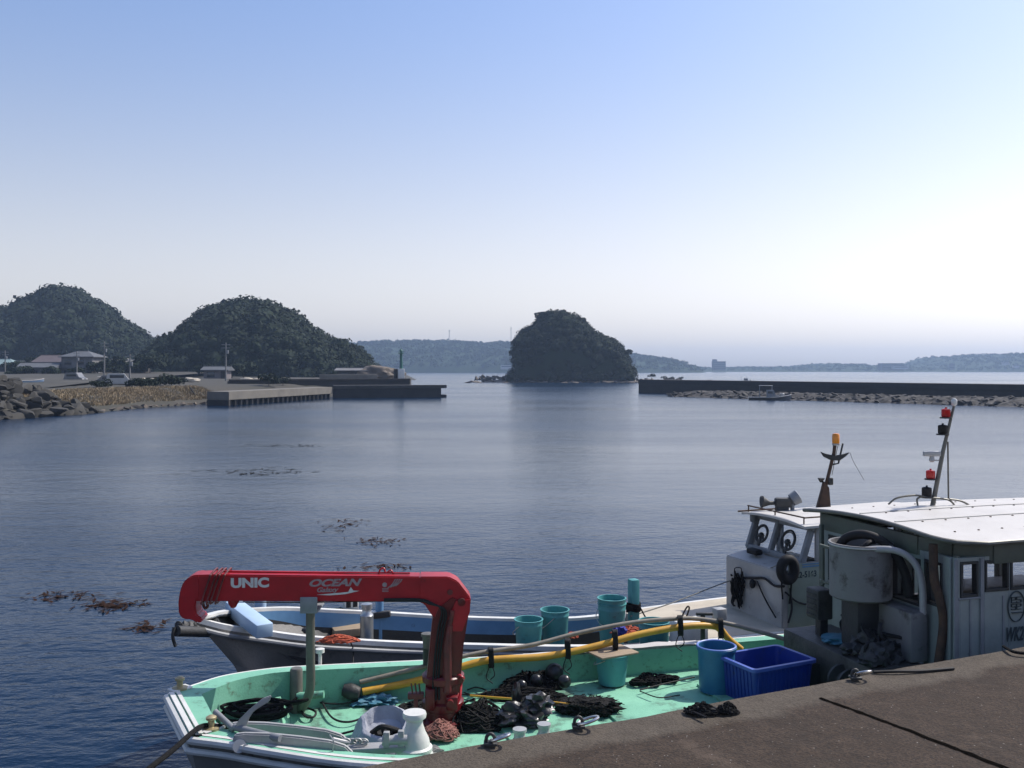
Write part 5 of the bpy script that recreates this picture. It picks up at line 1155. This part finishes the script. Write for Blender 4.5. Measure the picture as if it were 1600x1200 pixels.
tangle(G(1098, 1113, QZ+.01), (.14, .07, .06), 90, .009, M['rope'], 'black rope knot lying on the quay edge below the blue crate', 61, 'quay_scrap', 'rope', None, M['black'])
tangle(G(1135, 1113, QZ+.01), (.085, .06, .065), 60, .010, M['rope'], 'smaller black rope knot right of the other one on the quay edge', 62, 'quay_scrap', 'rope', None, M['black'])
lobj('stick', MB().tube([G(1069, 1106, QZ+.025), G(1104, 1121, QZ+.03)], .009, 6), M['black'], 'short black stick lying on the quay edge by the rope knots', 'stick', G(1085, 1113, QZ))
lobj('quay_scrap', MB().tube(catmull([G(1568, 1010, QZ+.02), G(1580, 1017, QZ+.03), G(1592, 1020, QZ+.03), G(1612, 1022, QZ+.03), G(1640, 1030, QZ+.03)], 6), .014, 6), M['rope'], 'dark rope end at the quay edge by the right photo border', 'rope', G(1580, 1017, QZ))

# ------------------------------------------------------------------ the second boat behind
T2 = R(22); a2 = Vector((math.cos(T2), math.sin(T2), 0)); b2 = Vector((-a2.y, a2.x, 0))
N2 = [(-3.62, 11.02, 1.75), (-3.35, 11.2, 1.62), (-2.98, 11.5, 1.47), (-2.5, 11.78, 1.32), (-1.9, 12.15, 1.17), (-1.33, 12.46, 1.05), (-.51, 12.72, .95), (.87, 12.95, .86), (2.2, 13.25, .82), (4.2, 13.95, .8), (5.6, 14.5, .8), (6.75, 14.97, .82)]
F2_ = [(-3.62, 11.12, 1.75), (-3.52, 11.65, 1.68), (-3.36, 12.15, 1.58), (-2.98, 12.75, 1.45), (-2.4, 13.15, 1.32), (-1.8, 13.5, 1.2), (-.47, 14.0, 1.0), (.95, 14.42, .89), (2.1, 15.15, .85), (3.46, 15.8, .85), (5.0, 16.45, .85), (6.05, 16.87, .85)]
R2 = Vector((-3.62, 11.07, 0))
boat2 = thing('fishing_boat', 'second white fishing boat with a blue inside and a small wheelhouse behind the green one', 'fishing boat', R2, T2)
iv = MW(boat2).inverted()
n2 = [iv @ p for p in catmull(N2, 5)]; f2 = [iv @ p for p in catmull(F2_, 5)]
out2 = list(reversed(f2))+n2
inn2 = []
for i, p in enumerate(out2):
    t = (out2[min(i+1, len(out2)-1)]-out2[max(i-1, 0)]); t.z = 0; t.normalize(); nn = Vector((-t.y, t.x, 0)); inn2.append(p+nn*.10)
cap = MB(); cap.add(out2+inn2, strip(out2, inn2)); lo2 = [p-Vector((0, 0, .04)) for p in inn2]; cap.add(inn2+lo2, strip(inn2, lo2)); lo3 = [p-Vector((0, 0, .06)) for p in out2]; cap.add(out2+lo3, strip(out2, lo3)); cap.build('gunwale', M['white'], boat2)
md2 = []; bt2 = []
cen = lambda l: (at_len(f2, l).y+at_len(n2, l).y)/2
for p in lo3:
    c_ = cen(max(p.x, .2)); k = max(0, 1-max(0, p.x)/2.2)
    md2.append(Vector((p.x+.42*k, c_+(p.y-c_)*(.86-.6*k), p.z-.45-.12*k))); bt2.append(Vector((p.x+1.15*k, c_+(p.y-c_)*(.6-.5*k), -.3)))
hl = MB(); hl.add(lo3+md2, strip(lo3, md2)); hl.add(md2+bt2, strip(md2, bt2)); hl.add([lo3[0], lo3[-1], md2[-1], md2[0], bt2[-1], bt2[0]], [(0, 1, 2, 3), (3, 2, 4, 5)]); hl.build('hull', M['dirty_shaded_white'], boat2)
MB().tube([p-Vector((0, 0, .12)) for p in out2], .03, 8).build('rub_rail', M['grey'], boat2)
wl = MB(); dpt = lambda l: .42*min(1, max(.12, (l-.15)/1.3)); fl2 = [Vector((p.x, p.y, p.z-dpt(p.x))) for p in inn2]; mdw = [p-Vector((0, 0, dpt(p.x)*.57)) for p in inn2]; wl.add(lo2+mdw, strip(lo2, mdw)); wl.build('bulwark', M['blue_wall'], boat2)
wl = MB(); wl.add(mdw+fl2, strip(mdw, fl2)); wl.build('shadowed_bulwark', M['dark'], boat2)  # lower part of the blue wall coloured dark to hold its shadow
i2f = list(reversed(inn2[:len(f2)])); i2n = inn2[-len(n2):]
def row2(l, dz, z=None):
    f_ = at_len(i2f, l); n_ = at_len(i2n, l); return [Vector((l, n_.y-.02+(f_.y-n_.y+.04)*k/8, (z if z is not None else (n_.z+(f_.z-n_.z)*k/8)-dz))) for k in range(9)]
rows = [row2(.45+.25*k, dpt(.45+.25*k)) for k in range(40)]
MB().add([p for r_ in rows for p in r_], [(i*9+k, i*9+k+1, (i+1)*9+k+1, (i+1)*9+k) for i in range(len(rows)-1) for k in range(8)]).build('deck', mat('worn_grey_deck', (.13,.13,.12), (.08,.085,.085), 3, .7, bump=.3), boat2)
rows = [row2(6.35+.25*k, -.004) for k in range(17)]
ad = MB().add([p for r_ in rows for p in r_], [(i*9+k, i*9+k+1, (i+1)*9+k+1, (i+1)*9+k) for i in range(len(rows)-1) for k in range(8)])
e_ = rows[0]; e3 = [p-Vector((0, 0, .43)) for p in e_]; ad.add(e_+e3, strip(e_, e3)); ad.build('aft_deck', M['tan'], boat2)
b = MB(); b.beam(G(364, 948, 1.66), G(414, 986, 1.60), .2, .16, .015); b.build('cross_beam', M['light_blue'], boat2, world=True)
p = G(407, 968, 1.3); MB().lathe([(.075, 0), (.075, .34), (.085, .345)], p, 16).build('bow_post', M['light_blue'], boat2, world=True); MB().lathe([(.09, .345), (.09, .41), (0, .42)], p, 16).build('post_cap', M['dark_red'], boat2, world=True)
b = MB(); b.tube([P(276, 986, 10.7), P(345, 988, 11.35)], .06, 14); b.build('bow_roller', M['dark'], boat2, world=True)
b = MB()
for k in range(5): b.lump(P(280+k*8, 977, 10.85+k*.06), (.05, .05, .05), 2, .5, 3, k)
b.tube(catmull([P(272, 980, 10.7), P(270, 995, 10.68), P(274, 1010, 10.7)], 5), .02, 6); b.build('bow_fitting', M['dark'], boat2, world=True)
b = MB(); b.lump(G(480, 985, 1.33), (.07, .05, .04), 2, .4, 2, 3); b.lump(G(382, 976, 1.5), (.06, .05, .06), 2, .3, 2, 4); b.lump(G(337, 972, 1.62), (.05, .05, .05), 2, .3, 2, 4); b.build('fairlead', M['dark'], boat2, world=True)
p = G(573, 994, 1.05); MB().lathe([(.09, -.3), (.09, .28), (.065, .31), (.06, .36), (.075, .37), (.075, .43), (0, .44)], p, 20).build('steel_post', M['steel'], boat2, world=True)
p = G(593, 985, .95); MB().lathe([(.055, -.3), (.055, .42), (0, .43)], p, 16).build('blue_post', M['blue_wall'], boat2, world=True); MB().beam(p+Vector((-.08, -.05, .22)), p+Vector((.16, -.05, .25)), .1, .09, .02).build('post_clamp', M['dark'], boat2, world=True)
bx2 = thing('equipment_box', 'small white box with two dark openings on the far gunwale of the second boat', 'box', G(548, 952, 1.25)); MB().box((0, 0, .08), (.2, .14, .16), .012, T2).build('case', M['white'], bx2)
for k in (-1, 1): MB().box((k*.047*math.cos(T2)+.075*math.sin(T2), k*.047*math.sin(T2)-.075*math.cos(T2), .085), (.065, .012, .08), .004, T2).build('opening', M['black'], bx2)
tangle(G(518, 985, .98), (.42, .26, .26), 260, .010, M['greennet'], 'dark green net heap inside the bow of the second boat', 71, 'net_heap', 'net', None, M['greennet'])
wc = G(548, 990, 1.0); MB_ = MB().box((0, 0, .05), (.5, .3, .1), .006, T2); tag(MB_.build('wooden_tray', M['wood'], loc=wc), 'pale wooden tray beside the green net heap', 'tray')
tangle(G(530, 1003, 1.27), (.26, .08, .08), 90, .010, M['orange'], 'orange rope bundle tied on the near gunwale of the second boat', 72, 'rope_bundle', 'rope')
lobj('loose_line', MB().tube(catmull([G(548, 1004, 1.25), P(552, 1015, 12.1), P(552, 1040, 11.9), P(556, 1085, 11.0)], 6), .008, 6), M['black'], 'thin dark line hanging from the orange rope bundle', 'rope', G(548, 1004, 1.25))
def b2bucket(px, py_top, py_bot, r, label, stack=0, zb=.55, Y=None):
    z = zb; Yb = F*(H-z)/(py_bot-HZ) if Y is None else Y
    zt = H-(py_top+4-HZ)/F*Yb; x = (px-800)/F*Yb
    return bucket(label, (x, Yb, z), r, zt-z, M['teal'], None, 'bucket', stack)
b2bucket(826, 963, 1000, .195, 'shorter teal bucket, leftmost of those in the second boat', Y=13.3)
b2bucket(867, 948, 996, .20, 'taller teal bucket right beside the shorter one in the second boat', Y=13.6)
b2bucket(956, 938, 980, .20, 'two nested teal buckets left of the teal post', 1, Y=13.7)
b2bucket(1022, 966, 1000, .21, 'teal bucket showing only its rim behind the poles', 0, Y=12.9, zb=.6)
p = P(990, 968, 13.9); po = thing('mooring_post', 'square teal post with a black rope tied round it on the second boat', 'post', (p.x, p.y, .5)); MB().box((0, 0, .55), (.13, .13, 1.02), .012, T2).build('post', M['teal'], po)
b = MB()
for k in range(5): b.tube([(.095*math.cos(a), .095*math.sin(a), .62+k*.022+.01*math.sin(a*2)) for a in [i*math.pi/9 for i in range(18)]], .014, 6, closed=True)
b.tube(catmull([(.09, -.05, .66), (.18, -.1, .5), (.26, -.12, .42)], 5), .012, 6); b.lump((-.09, -.07, .66), (.09, .07, .06), 2, .5, 3, 5); b.build('rope_turns', M['rope'], po)
lobj('plastic_box', MB().box(P(1076, 986, 12.6), (.42, .3, .3), .02, T2), M['white'], 'white box half hidden under the yellow pole on the second boat', 'box', P(1076, 986, 12.6))
tangle(P(893, 996, 12.75), (.09, .06, .07), 60, .012, M['orange'], 'small orange rope knot between the poles', 73, 'rope_bundle', 'rope'); tangle(P(990, 990, 13.2), (.30, .12, .08), 110, .012, M['orange'], 'orange brown rope pile under the nested buckets', 74, 'rope_bundle', 'rope')
lobj('blue_cloth', MB().lump(P(968, 984, 13.0), (.09, .06, .08), 3, .5, 3, 9), mat('royal_blue_cloth', (.05,.06,.35), None, 5, .8), 'small blue cloth under the nested teal buckets', 'cloth', P(968, 984, 13.0))
lobj('hook_loop', MB().tube(catmull([P(1066, 966, 13.4), P(1068, 958, 13.4), P(1074, 948, 13.4), P(1077, 950, 13.4), P(1074, 960, 13.4), P(1071, 967, 13.4)], 5), .012, 6), M['rust'], 'small rusty loop standing on the deck before the wheelhouse', 'hook', P(1066, 966, 13.4))
MB().box(P(1124, 959, 13.3), (.16, .14, .16), .015, T2).build('deck_bollard', M['anchor'], boat2, world=True); MB().box(P(1175, 998, 12.6)+Vector((0, 0, -.04)), (.22, .12, .1), .015, T2).build('deck_fitting', M['grey'], boat2, world=True)
lobj('loose_line', MB().tube(catmull([P(985, 963, 13.8), P(1050, 942, 14.4), P(1133, 910, 15.2), P(1180, 896, 14.7), P(1232, 877, 13.9)], 6), .010, 6), M['greyrope'], 'slack line from the teal post up to the wheelhouse front', 'rope', P(985, 963, 13.8))
# wheelhouse, in its own axes
FW2 = Vector((3.42, 15.35, 0)); WW = -1.42
def W2(l, w_, z): v = FW2+a2*l+b2*w_; return Vector((v.x, v.y, z))
def w2box(mb, l0, l1, w0, w1, z0, z1, bev=.012): return mb.box(W2((l0+l1)/2, (w0+w1)/2, (z0+z1)/2), (l1-l0, w1-w0, z1-z0), bev, T2)
def slab(mb, pts, d): return mb.prism([W2(*p) for p in pts], d)
tk = MB(); poly = [(0, 0, .78), (0, 0, 1.63), (.42, 0, 1.70), (.42, 0, 1.74), (.50, 0, 1.74), (.50, 0, .78)]
tk.prism([W2(l, w_, z) for l, w_, z in poly], b2*WW, .015); trunk = tk.build('trunk_cabin', M['trunk_white'], boat2, world=True)
b = MB(); w2box(b, .5, 3.2, WW+.05, -.05, .78, .84, .004); b.build('cabin_floor', M['grey'], boat2, world=True)
# side panel of creamier paint on the near side, stripes and number
b = MB(); w2box(b, .10, 3.2, WW-.012, WW, .80, 1.735, .004); b.build('side_panel', M['cream'], boat2, world=True)
b = MB(); w2box(b, .35, 3.2, WW-.018, WW-.012, 1.675, 1.695, 0); w2box(b, .35, 3.2, WW-.018, WW-.012, 1.712, 1.728, 0); b.build('stripe', M['blue_wall'], boat2, world=True)
text('registration_lettering', 'WK2-5163', M['ink'], boat2, W2(.105, WW-.014, 1.53), a2, (0,0,1), .125, .002, 0, .003, .86, 1.05)
# slanted front with two panes
l0, z0, l1, z1 = .40, 1.74, .58, 2.24
fr_ = MB()
def fpt(w_, t, off=0): return W2(l0+(l1-l0)*t+off, w_, z0+(z1-z0)*t)
def fbeam(mb, wa, ta, wb, tb, wd): mb.beam(fpt(wa, ta), fpt(wb, tb), wd, .05, .006, up=b2 if abs(wa-wb) < .01 else (0, 0, 1))
for w_ in (-.04, -.60, WW+.06): fr_.beam(fpt(w_, 0), fpt(w_, 1), .06, .1 if w_ != -.6 else .09, .008, up=a2)
fr_.beam(fpt(0, .03), fpt(WW, .03), .06, .08, .008); fr_.beam(fpt(0, .97), fpt(WW, .97), .06, .07, .008); fr = fr_.build('window_frame', M['grey'], boat2, world=True)
for wa, wb in ((-.09, -.55), (-.65, WW+.11)):
    g_ = MB(); g_.prism([fpt(wa, .1, .01), fpt(wb, .1, .01), fpt(wb, .92, .01), fpt(wa, .92, .01)], a2*.006); g_.build('pane', M['glass'], fr, world=True)
for wc_, rr in ((-.30, .14), (-.95, .155)):
    b = MB(); c = fpt(wc_, .50, -.02); uu = (fpt(0, 1)-fpt(0, 0)).normalized()
    for r_, th in ((rr, .017), (rr*.82, .008)): b.tube([c+b2*r_*math.cos(a)+uu*r_*math.sin(a) for a in [k*math.pi/14 for k in range(28)]], th, 7, closed=True)
    b.beam(c-uu*(rr+.06), c+uu*.02, .05, .03, .006, up=a2); b.lump(c-uu*.03, (.05, .05, .05), 2, .1, 1, 0); b.tube([c-uu*.02, c-b2*.09-uu*.09], .02, 6); b.build('clear_view_screen', M['dark'], fr, world=True)
# side, far and rear walls with openings
def w2wall(name, side, pos, c0, c1, z0, z1, opens, th=.045):
    b = MB(); cur = c0
    def bx(x0, x1, q0, q1, mb, t=th, bev=.004):
        if x1-x0 < .003 or q1-q0 < .003: return
        if side == 'l': w2box(mb, x0, x1, pos-t/2, pos+t/2, q0, q1, bev)
        else: w2box(mb, pos-t/2, pos+t/2, x0, x1, q0, q1, bev)
    for o0, o1, q0, q1 in opens: bx(cur, o0, z0, z1, b); bx(o0, o1, z0, q0, b); bx(o0, o1, q1, z1, b); cur = o1
    bx(cur, c1, z0, z1, b); b.build(name, M['trunk_white'], boat2, world=True)
    for o0, o1, q0, q1 in opens:
        f = MB(); t = .022; T_ = th+.02
        bx(o0, o1, q0, q0+t, f, T_); bx(o0, o1, q1-t, q1, f, T_); bx(o0, o0+t, q0+t, q1-t, f, T_); bx(o1-t, o1, q0+t, q1-t, f, T_); fo = f.build('window', M['dark'], boat2, world=True)
        g_ = MB(); bx(o0+.02, o1-.02, q0+.02, q1-.02, g_, .006, 0); g_.build('pane', M['glass'], fo, world=True)
w2wall('wheelhouse_wall', 'l', WW+.03, .5, 3.2, .78, 1.74, [])
w2wall('wheelhouse_wall', 'l', WW+.03, .62, 3.2, 1.745, 2.27, [(.72, 1.0, 1.78, 2.20), (1.08, 1.55, 1.80, 2.20), (1.8, 2.6, 1.80, 2.20)])
w2wall('wheelhouse_wall', 'l', -.03, .505, 3.2, .78, 2.27, [(.56, 1.0, 1.42, 2.22), (1.06, 1.95, 1.42, 2.22), (2.02, 3.1, 1.42, 2.22)])
w2wall('wheelhouse_wall', 'w', 2.25, WW+.06, -.06, .84, 2.27, [(WW+.12, -.75, 1.4, 2.22), (-.68, -.12, 1.4, 2.22)])
b = MB(); w2box(b, .55, .8, -1.3, -.6, 1.4, 1.74, .02); b.build('dashboard', M['dark'], boat2, world=True)
b = MB()
def rp2(u, v): l = .34+2.95*u; w_ = .06+(WW-.14)*v; return W2(l, w_, 2.29+.05*(1-(2*v-1)**2)+.015*u)
b.grid(rp2, 20, 10); k0 = len(b.v); b.v += [p-Vector((0, 0, .035)) for p in b.v[:k0]]; nf = len(b.f); b.f += [tuple(i+k0 for i in reversed(q_)) for q_ in b.f[:nf]]
per = list(range(21))+[(j+1)*21-1+0 for j in range(1, 11)]+[10*21+i for i in range(19, -1, -1)]+[j*21 for j in range(9, 0, -1)]
b.f += [(per[i], per[(i+1) % len(per)], per[(i+1) % len(per)]+k0, per[i]+k0) for i in range(len(per))]; roof2 = b.build('wheelhouse_roof', M['white_clean'], boat2, world=True)
b = MB(); b.tube([W2(.42, w_, 2.40) for w_ in (0, -.5, -1, -1.4)]+[W2(1.6, -1.4, 2.40)], .012, 6)
for l, w_ in ((.42, -.02), (.42, -.7), (.42, -1.38), (1.0, -1.4), (1.55, -1.4)): b.tube([W2(l, w_, 2.28), W2(l, w_, 2.40)], .011, 6)
b.tube([W2(.3, .1, 2.30), W2(.9, -.1, 2.335)], .014, 6); b.build('roof_rail', M['rust'], roof2, world=True)
hp = P(1212, 786, 15.5); b = MB(); b.tube([hp+Vector((-.22, 0, .02)), hp+Vector((-.1, 0, .0)), hp+Vector((-.02, 0, 0))], [.10, .035, .03], 14); b.lathe([(.09, -.02), (.1, 0), (.02, .02)], hp+Vector((-.22, 0, .02)), 16, Matrix.Rotation(R(90), 3, 'Y')); b.box(hp+Vector((.12, 0, .01)), (.26, .16, .15), .03); b.box(hp+Vector((.1, 0, -.11)), (.2, .14, .12), .02); b.build('horn', M['machine'], roof2, world=True)
sp4 = P(1238, 798, 15.5); b = MB(); b.tube([sp4, sp4+Vector((0, 0, .14))], .035, 10); b.lathe([(.02, -.09), (.10, -.06), (.115, .06), (.1, .07), (0, .05)], sp4+Vector((.04, 0, .2)), 18, Matrix.Rotation(R(60), 3, 'Y')); b.build('searchlight', M['grey'], roof2, world=True)
b = MB(); p = P(1176, 803, 15.45); b.box(p+Vector((0, 0, -.06)), (.08, .08, .14), .02); b.build('side_light', M['grey'], roof2, world=True)
b = MB(); p = W2(.22, -.45, 1.72); b.box(p+Vector((0, 0, .03)), (.14, .26, .09), .03, T2); b.build('vent_box', M['black'], boat2, world=True)
# mast of the second boat
mbp, mtp = P(1286, 800, 15.9), P(1303, 708, 15.9)
b = MB(); b.prism([P(1276, 798, 15.85), P(1299, 798, 15.85), P(1296, 762, 15.85), P(1288, 752, 15.85), P(1285, 765, 15.85)], (0, .1, 0), .01); b.tube([P(1290, 760, 15.9), mtp, P(1305, 690, 15.9)], .03, 8); m2 = b.build('mast', M['rust'], boat2, world=True)
p = P(1306, 693, 15.9); MB().lathe([(.055, -.03), (.06, -.02), (.06, .0), (.055, .0)], p, 14).build('lamp_base', M['anchor'], m2, world=True); MB().lathe([(.055, .0), (.06, .03), (.06, .14), (.045, .165), (0, .17)], p, 16).build('beacon_lamp', M['amber'], m2, world=True)
b = MB(); b.prism([P(x, y, 15.86) for x, y in ((1283, 706), (1290, 709), (1305, 712), (1318, 710), (1328, 707), (1322, 713), (1312, 720), (1298, 719), (1288, 714))], (0, .06, 0), .006); b.tube([P(1317, 693, 15.9), P(1310, 724, 15.9), P(1300, 726, 15.9)], .016, 6); b.build('cross_bracket', M['dark'], m2, world=True)
b = MB(); b.box(P(1297, 752, 15.9), (.09, .09, .12), .02); b.lathe([(.02, -.05), (.06, .02), (0, .03)], P(1283, 749, 15.9), 12); b.build('mast_lamp', M['dark'], m2, world=True)
MB().tube([P(1300, 742, 15.9), P(1309, 697, 15.9)], .006, 5).build('stay', M['galv'], m2, world=True); MB().tube(catmull([P(1328, 707, 15.9), P(1334, 722, 16), P(1350, 750, 16.2)], 5), .004, 4).build('stay', M['black'], m2, world=True)
# tyre and gear hung on the wheelhouse front
ty = thing('tyre_fender', 'black tyre fender hung at the near front corner of the wheelhouse', 'tyre', P(1231, 890, 13.95)); b = MB()
b.tube([Vector((.02*math.cos(a), .11*math.cos(a), .15*math.sin(a))) for a in [k*math.pi/16 for k in range(32)]], .075, 12, closed=True); ty.rotation_euler = (0, 0, R(-62)); b.build('tyre', M['black'], ty)
b = MB(); b.tube(catmull([(0, 0, .2), (.02, .05, .05), (.02, .04, -.3), (0, .03, -.5)], 5), .014, 6); b.tube(catmull([(0, -.1, .1), (0, -.12, -.2), (.0, -.1, -.42)], 5), .012, 6); b.build('rope', M['rope'], ty)
def front(px, py, off=-.04):       # a point just before the trunk's front face
    d_ = Vector(((px-800)/F, 1, -(py-HZ)/F)); o_ = Vector((0, 0, H)); n_ = a2; t = (FW2+a2*off-o_).dot(n_)/d_.dot(n_); return o_+d_*t
gr = MB(); pr = random.Random(5)
for k in range(60):
    c = front(1152+max(-9, min(9, pr.gauss(0, 6))), 915+max(-15, min(15, pr.gauss(0, 10)))); gr.tube(catmull([c, c+Vector((-.02, pr.gauss(0, .05), pr.gauss(0, .08))), c+Vector((0, pr.gauss(0, .06), -abs(pr.gauss(0, .12))))], 4), .011, 5)
gr.lump(front(1152, 912, -.02), (.05, .12, .15), 3, .4, 3, 2)
lobj('rope_bundle', gr, M['rope'], 'black rope and gloves bunch hanging on the wheelhouse front', 'rope', front(1152, 915))
b = MB(); b.tube(catmull([front(1160, 903), front(1180, 903), front(1195, 904), front(1210, 915), front(1225, 916)], 5), .02, 6); b.lump(front(1176, 912, -.06), (.05, .05, .07), 2, .3, 2, 3); b.tube(catmull([front(1183, 908), front(1195, 935), front(1212, 965)], 5), .012, 6); b.tube(catmull([front(1148, 902), front(1148, 888), front(1158, 888), front(1158, 900)], 3), .008, 5); b.build('hose_rack', M['black'], boat2, world=True)
b = MB(); wpts = [W2(l, WW-.04, z) for l, z in ((.02, 1.35), (.25, 1.18), (.5, 1.13), (.8, 1.16), (1.1, 1.2))]; b.tube(catmull(wpts, 6), .013, 6); b.tube(catmull([W2(.1, WW-.05, 1.4), W2(.12, WW-.06, 1.1), W2(.06, WW-.06, .9)], 5), .016, 6); b.build('side_rope', M['black'], boat2, world=True)

# ------------------------------------------------------------------ more boats across the harbour
def small_boat(label, x, y, rz, L_, cabin=True, m=None, aw=True):
    o = thing('small_boat', label, 'boat', (x, y, 0), rz)
    def fn(u, v):
        t = u*2-1; wd = L_*.15*(1-max(0, t)**2.6)*(1-.12*max(0, -t)); a = (v*2-1)
        k = abs(a); z = (.55+.42*max(0, t)**2)*(k**.7)-.15; return Vector((t*L_/2, a*wd*(.75+.25*k), z))
    MB().grid(fn, 20, 10).build('hull', m or M['dirty_shaded_white'], o)
    MB().tube([fn(k/20, 0) for k in range(21)]+[fn(1-k/20, 1) for k in range(21)], .05, 6, closed=True).build('gunwale', M['anchor'], o)
    MB().add([fn(.05+.85*k/10, .12)+Vector((0, 0, .05)) for k in range(11)]+[fn(.05+.85*k/10, .88)+Vector((0, 0, .05)) for k in range(11)], [(k, k+1, 12+k, 11+k) for k in range(10)]).build('deck', M['grey'], o)
    if cabin:
        c = MB(); c.prism([(-.5, -.5, .2), (-.5, -.5, 1.5), (.55, -.5, 1.5), (.8, -.5, .75), (1.3, -.5, .7), (1.3, -.5, .2)], (0, 1.0, 0), .03); cb = c.build('cabin', m or M['dirty_shaded_white'], o)
        for s_ in (-1, 1): MB().box((.05, s_*.5, 1.15), (.7, .03, .35), .01).build('window', M['window_dark'], cb)
        if aw: MB().box((-.6, 0, 2.15), (2.0, 1.2, .06), .02).build('awning', M['anchor'], o)
        pz = MB()
        for l, w_ in ((-1.5, -.5), (-1.5, .5), (.3, -.5), (.3, .5)): pz.tube([(l, w_, .3), (l, w_, 2.13)], .03, 6)
        pz.build('awning_post', M['grey'], o)
        MB().lathe([(.3, .4), (.34, .5), (.34, .95), (.3, 1.0), (0, 1.0)], (1.75, 0, 0), 16).build('drum', M['anchor'], o)
    return o
p = G(1203, 625, 0); small_boat('grey open fishing boat with a small canopy moored before the stone strip', p.x, p.y, R(-12), 6.2, m=M['grey'])
p = P(1165, 590, 330); small_boat('distant dark boat passing behind the right breakwater', p.x, 330, R(5), 7.0, m=M['grey'], aw=False)
# floating seaweed
def weed(label, px, py, wx, wy, n, m, name='floating_seaweed', s_=.10, group=None):
    c = G(px, py, 0); pr = random.Random(px); V = []
    for k in range(int(n*.65)):
        while True:
            gx, gy = pr.gauss(0, .5), pr.gauss(0, .5)
            if noise.noise((gx*2.2+px, gy*2.2, 0)) > -.12: break
        x, y = gx*wx, gy*wy; a = pr.uniform(0, 6.28); l = s_*pr.uniform(.5, 2.0); t = s_*pr.uniform(.15, .4)
        e = Vector((math.cos(a)*l, math.sin(a)*l, pr.uniform(-.01, .02))); f = Vector((-math.sin(a)*t, math.cos(a)*t, 0)); q_ = Vector((x, y, pr.uniform(.004, .03))); V.append([q_-e, q_+f-e*.2, q_+e, q_-f+e*.2])
    o = quads_mesh(name, np.array([[list(p) for p in f] for f in V]), m, c); return tag(o, label, 'seaweed', group, 'stuff')
weed('reddish brown seaweed patch floating left of the crane boom', 170, 947, .5, .45, 200, M['weed'])
weed('thin brown seaweed strand just left of the boom head', 230, 980, .3, .35, 60, M['weed'])
weed('brown seaweed patch drifting beyond the middle of the boom', 592, 846, .6, .6, 90, M['weed'])
weed('long brown seaweed strand right behind the red boom', 605, 886, .7, .4, 80, M['weed'])
weed('small brown seaweed tuft floating in mid water', 536, 820, .6, 1.2, 80, M['weed'])
weed('dark streak of weed on the water left of centre', 410, 738, 2.6, 1.5, 90, M['weed_dark'], s_=.2)
weed('narrow dark weed line farther out on the water', 460, 697, 3.0, 1.2, 45, M['weed_dark'], s_=.22)
weed('thin dark weed trail at the left end of the reddish seaweed', 95, 932, .8, .5, 90, M['weed'])

# ------------------------------------------------------------------ the air over the bay
hz = MB().box((0, 1310, 29), (5400, 2860, 68)); ho = hz.build('haze', M['black'], smooth=False); ho.data.materials.clear()
hm = bpy.data.materials.new('haze_air'); hm.use_nodes = True; t = hm.node_tree; t.nodes.clear()
ov = t.nodes.new('ShaderNodeOutputMaterial'); pv = t.nodes.new('ShaderNodeVolumePrincipled')
pv.inputs['Color'].default_value = (.52, .70, .98, 1); pv.inputs['Density'].default_value = .00027; pv.inputs['Anisotropy'].default_value = .2
t.links.new(pv.outputs['Volume'], ov.inputs['Volume']); ho.data.materials.append(hm); ho['kind'] = 'stuff'
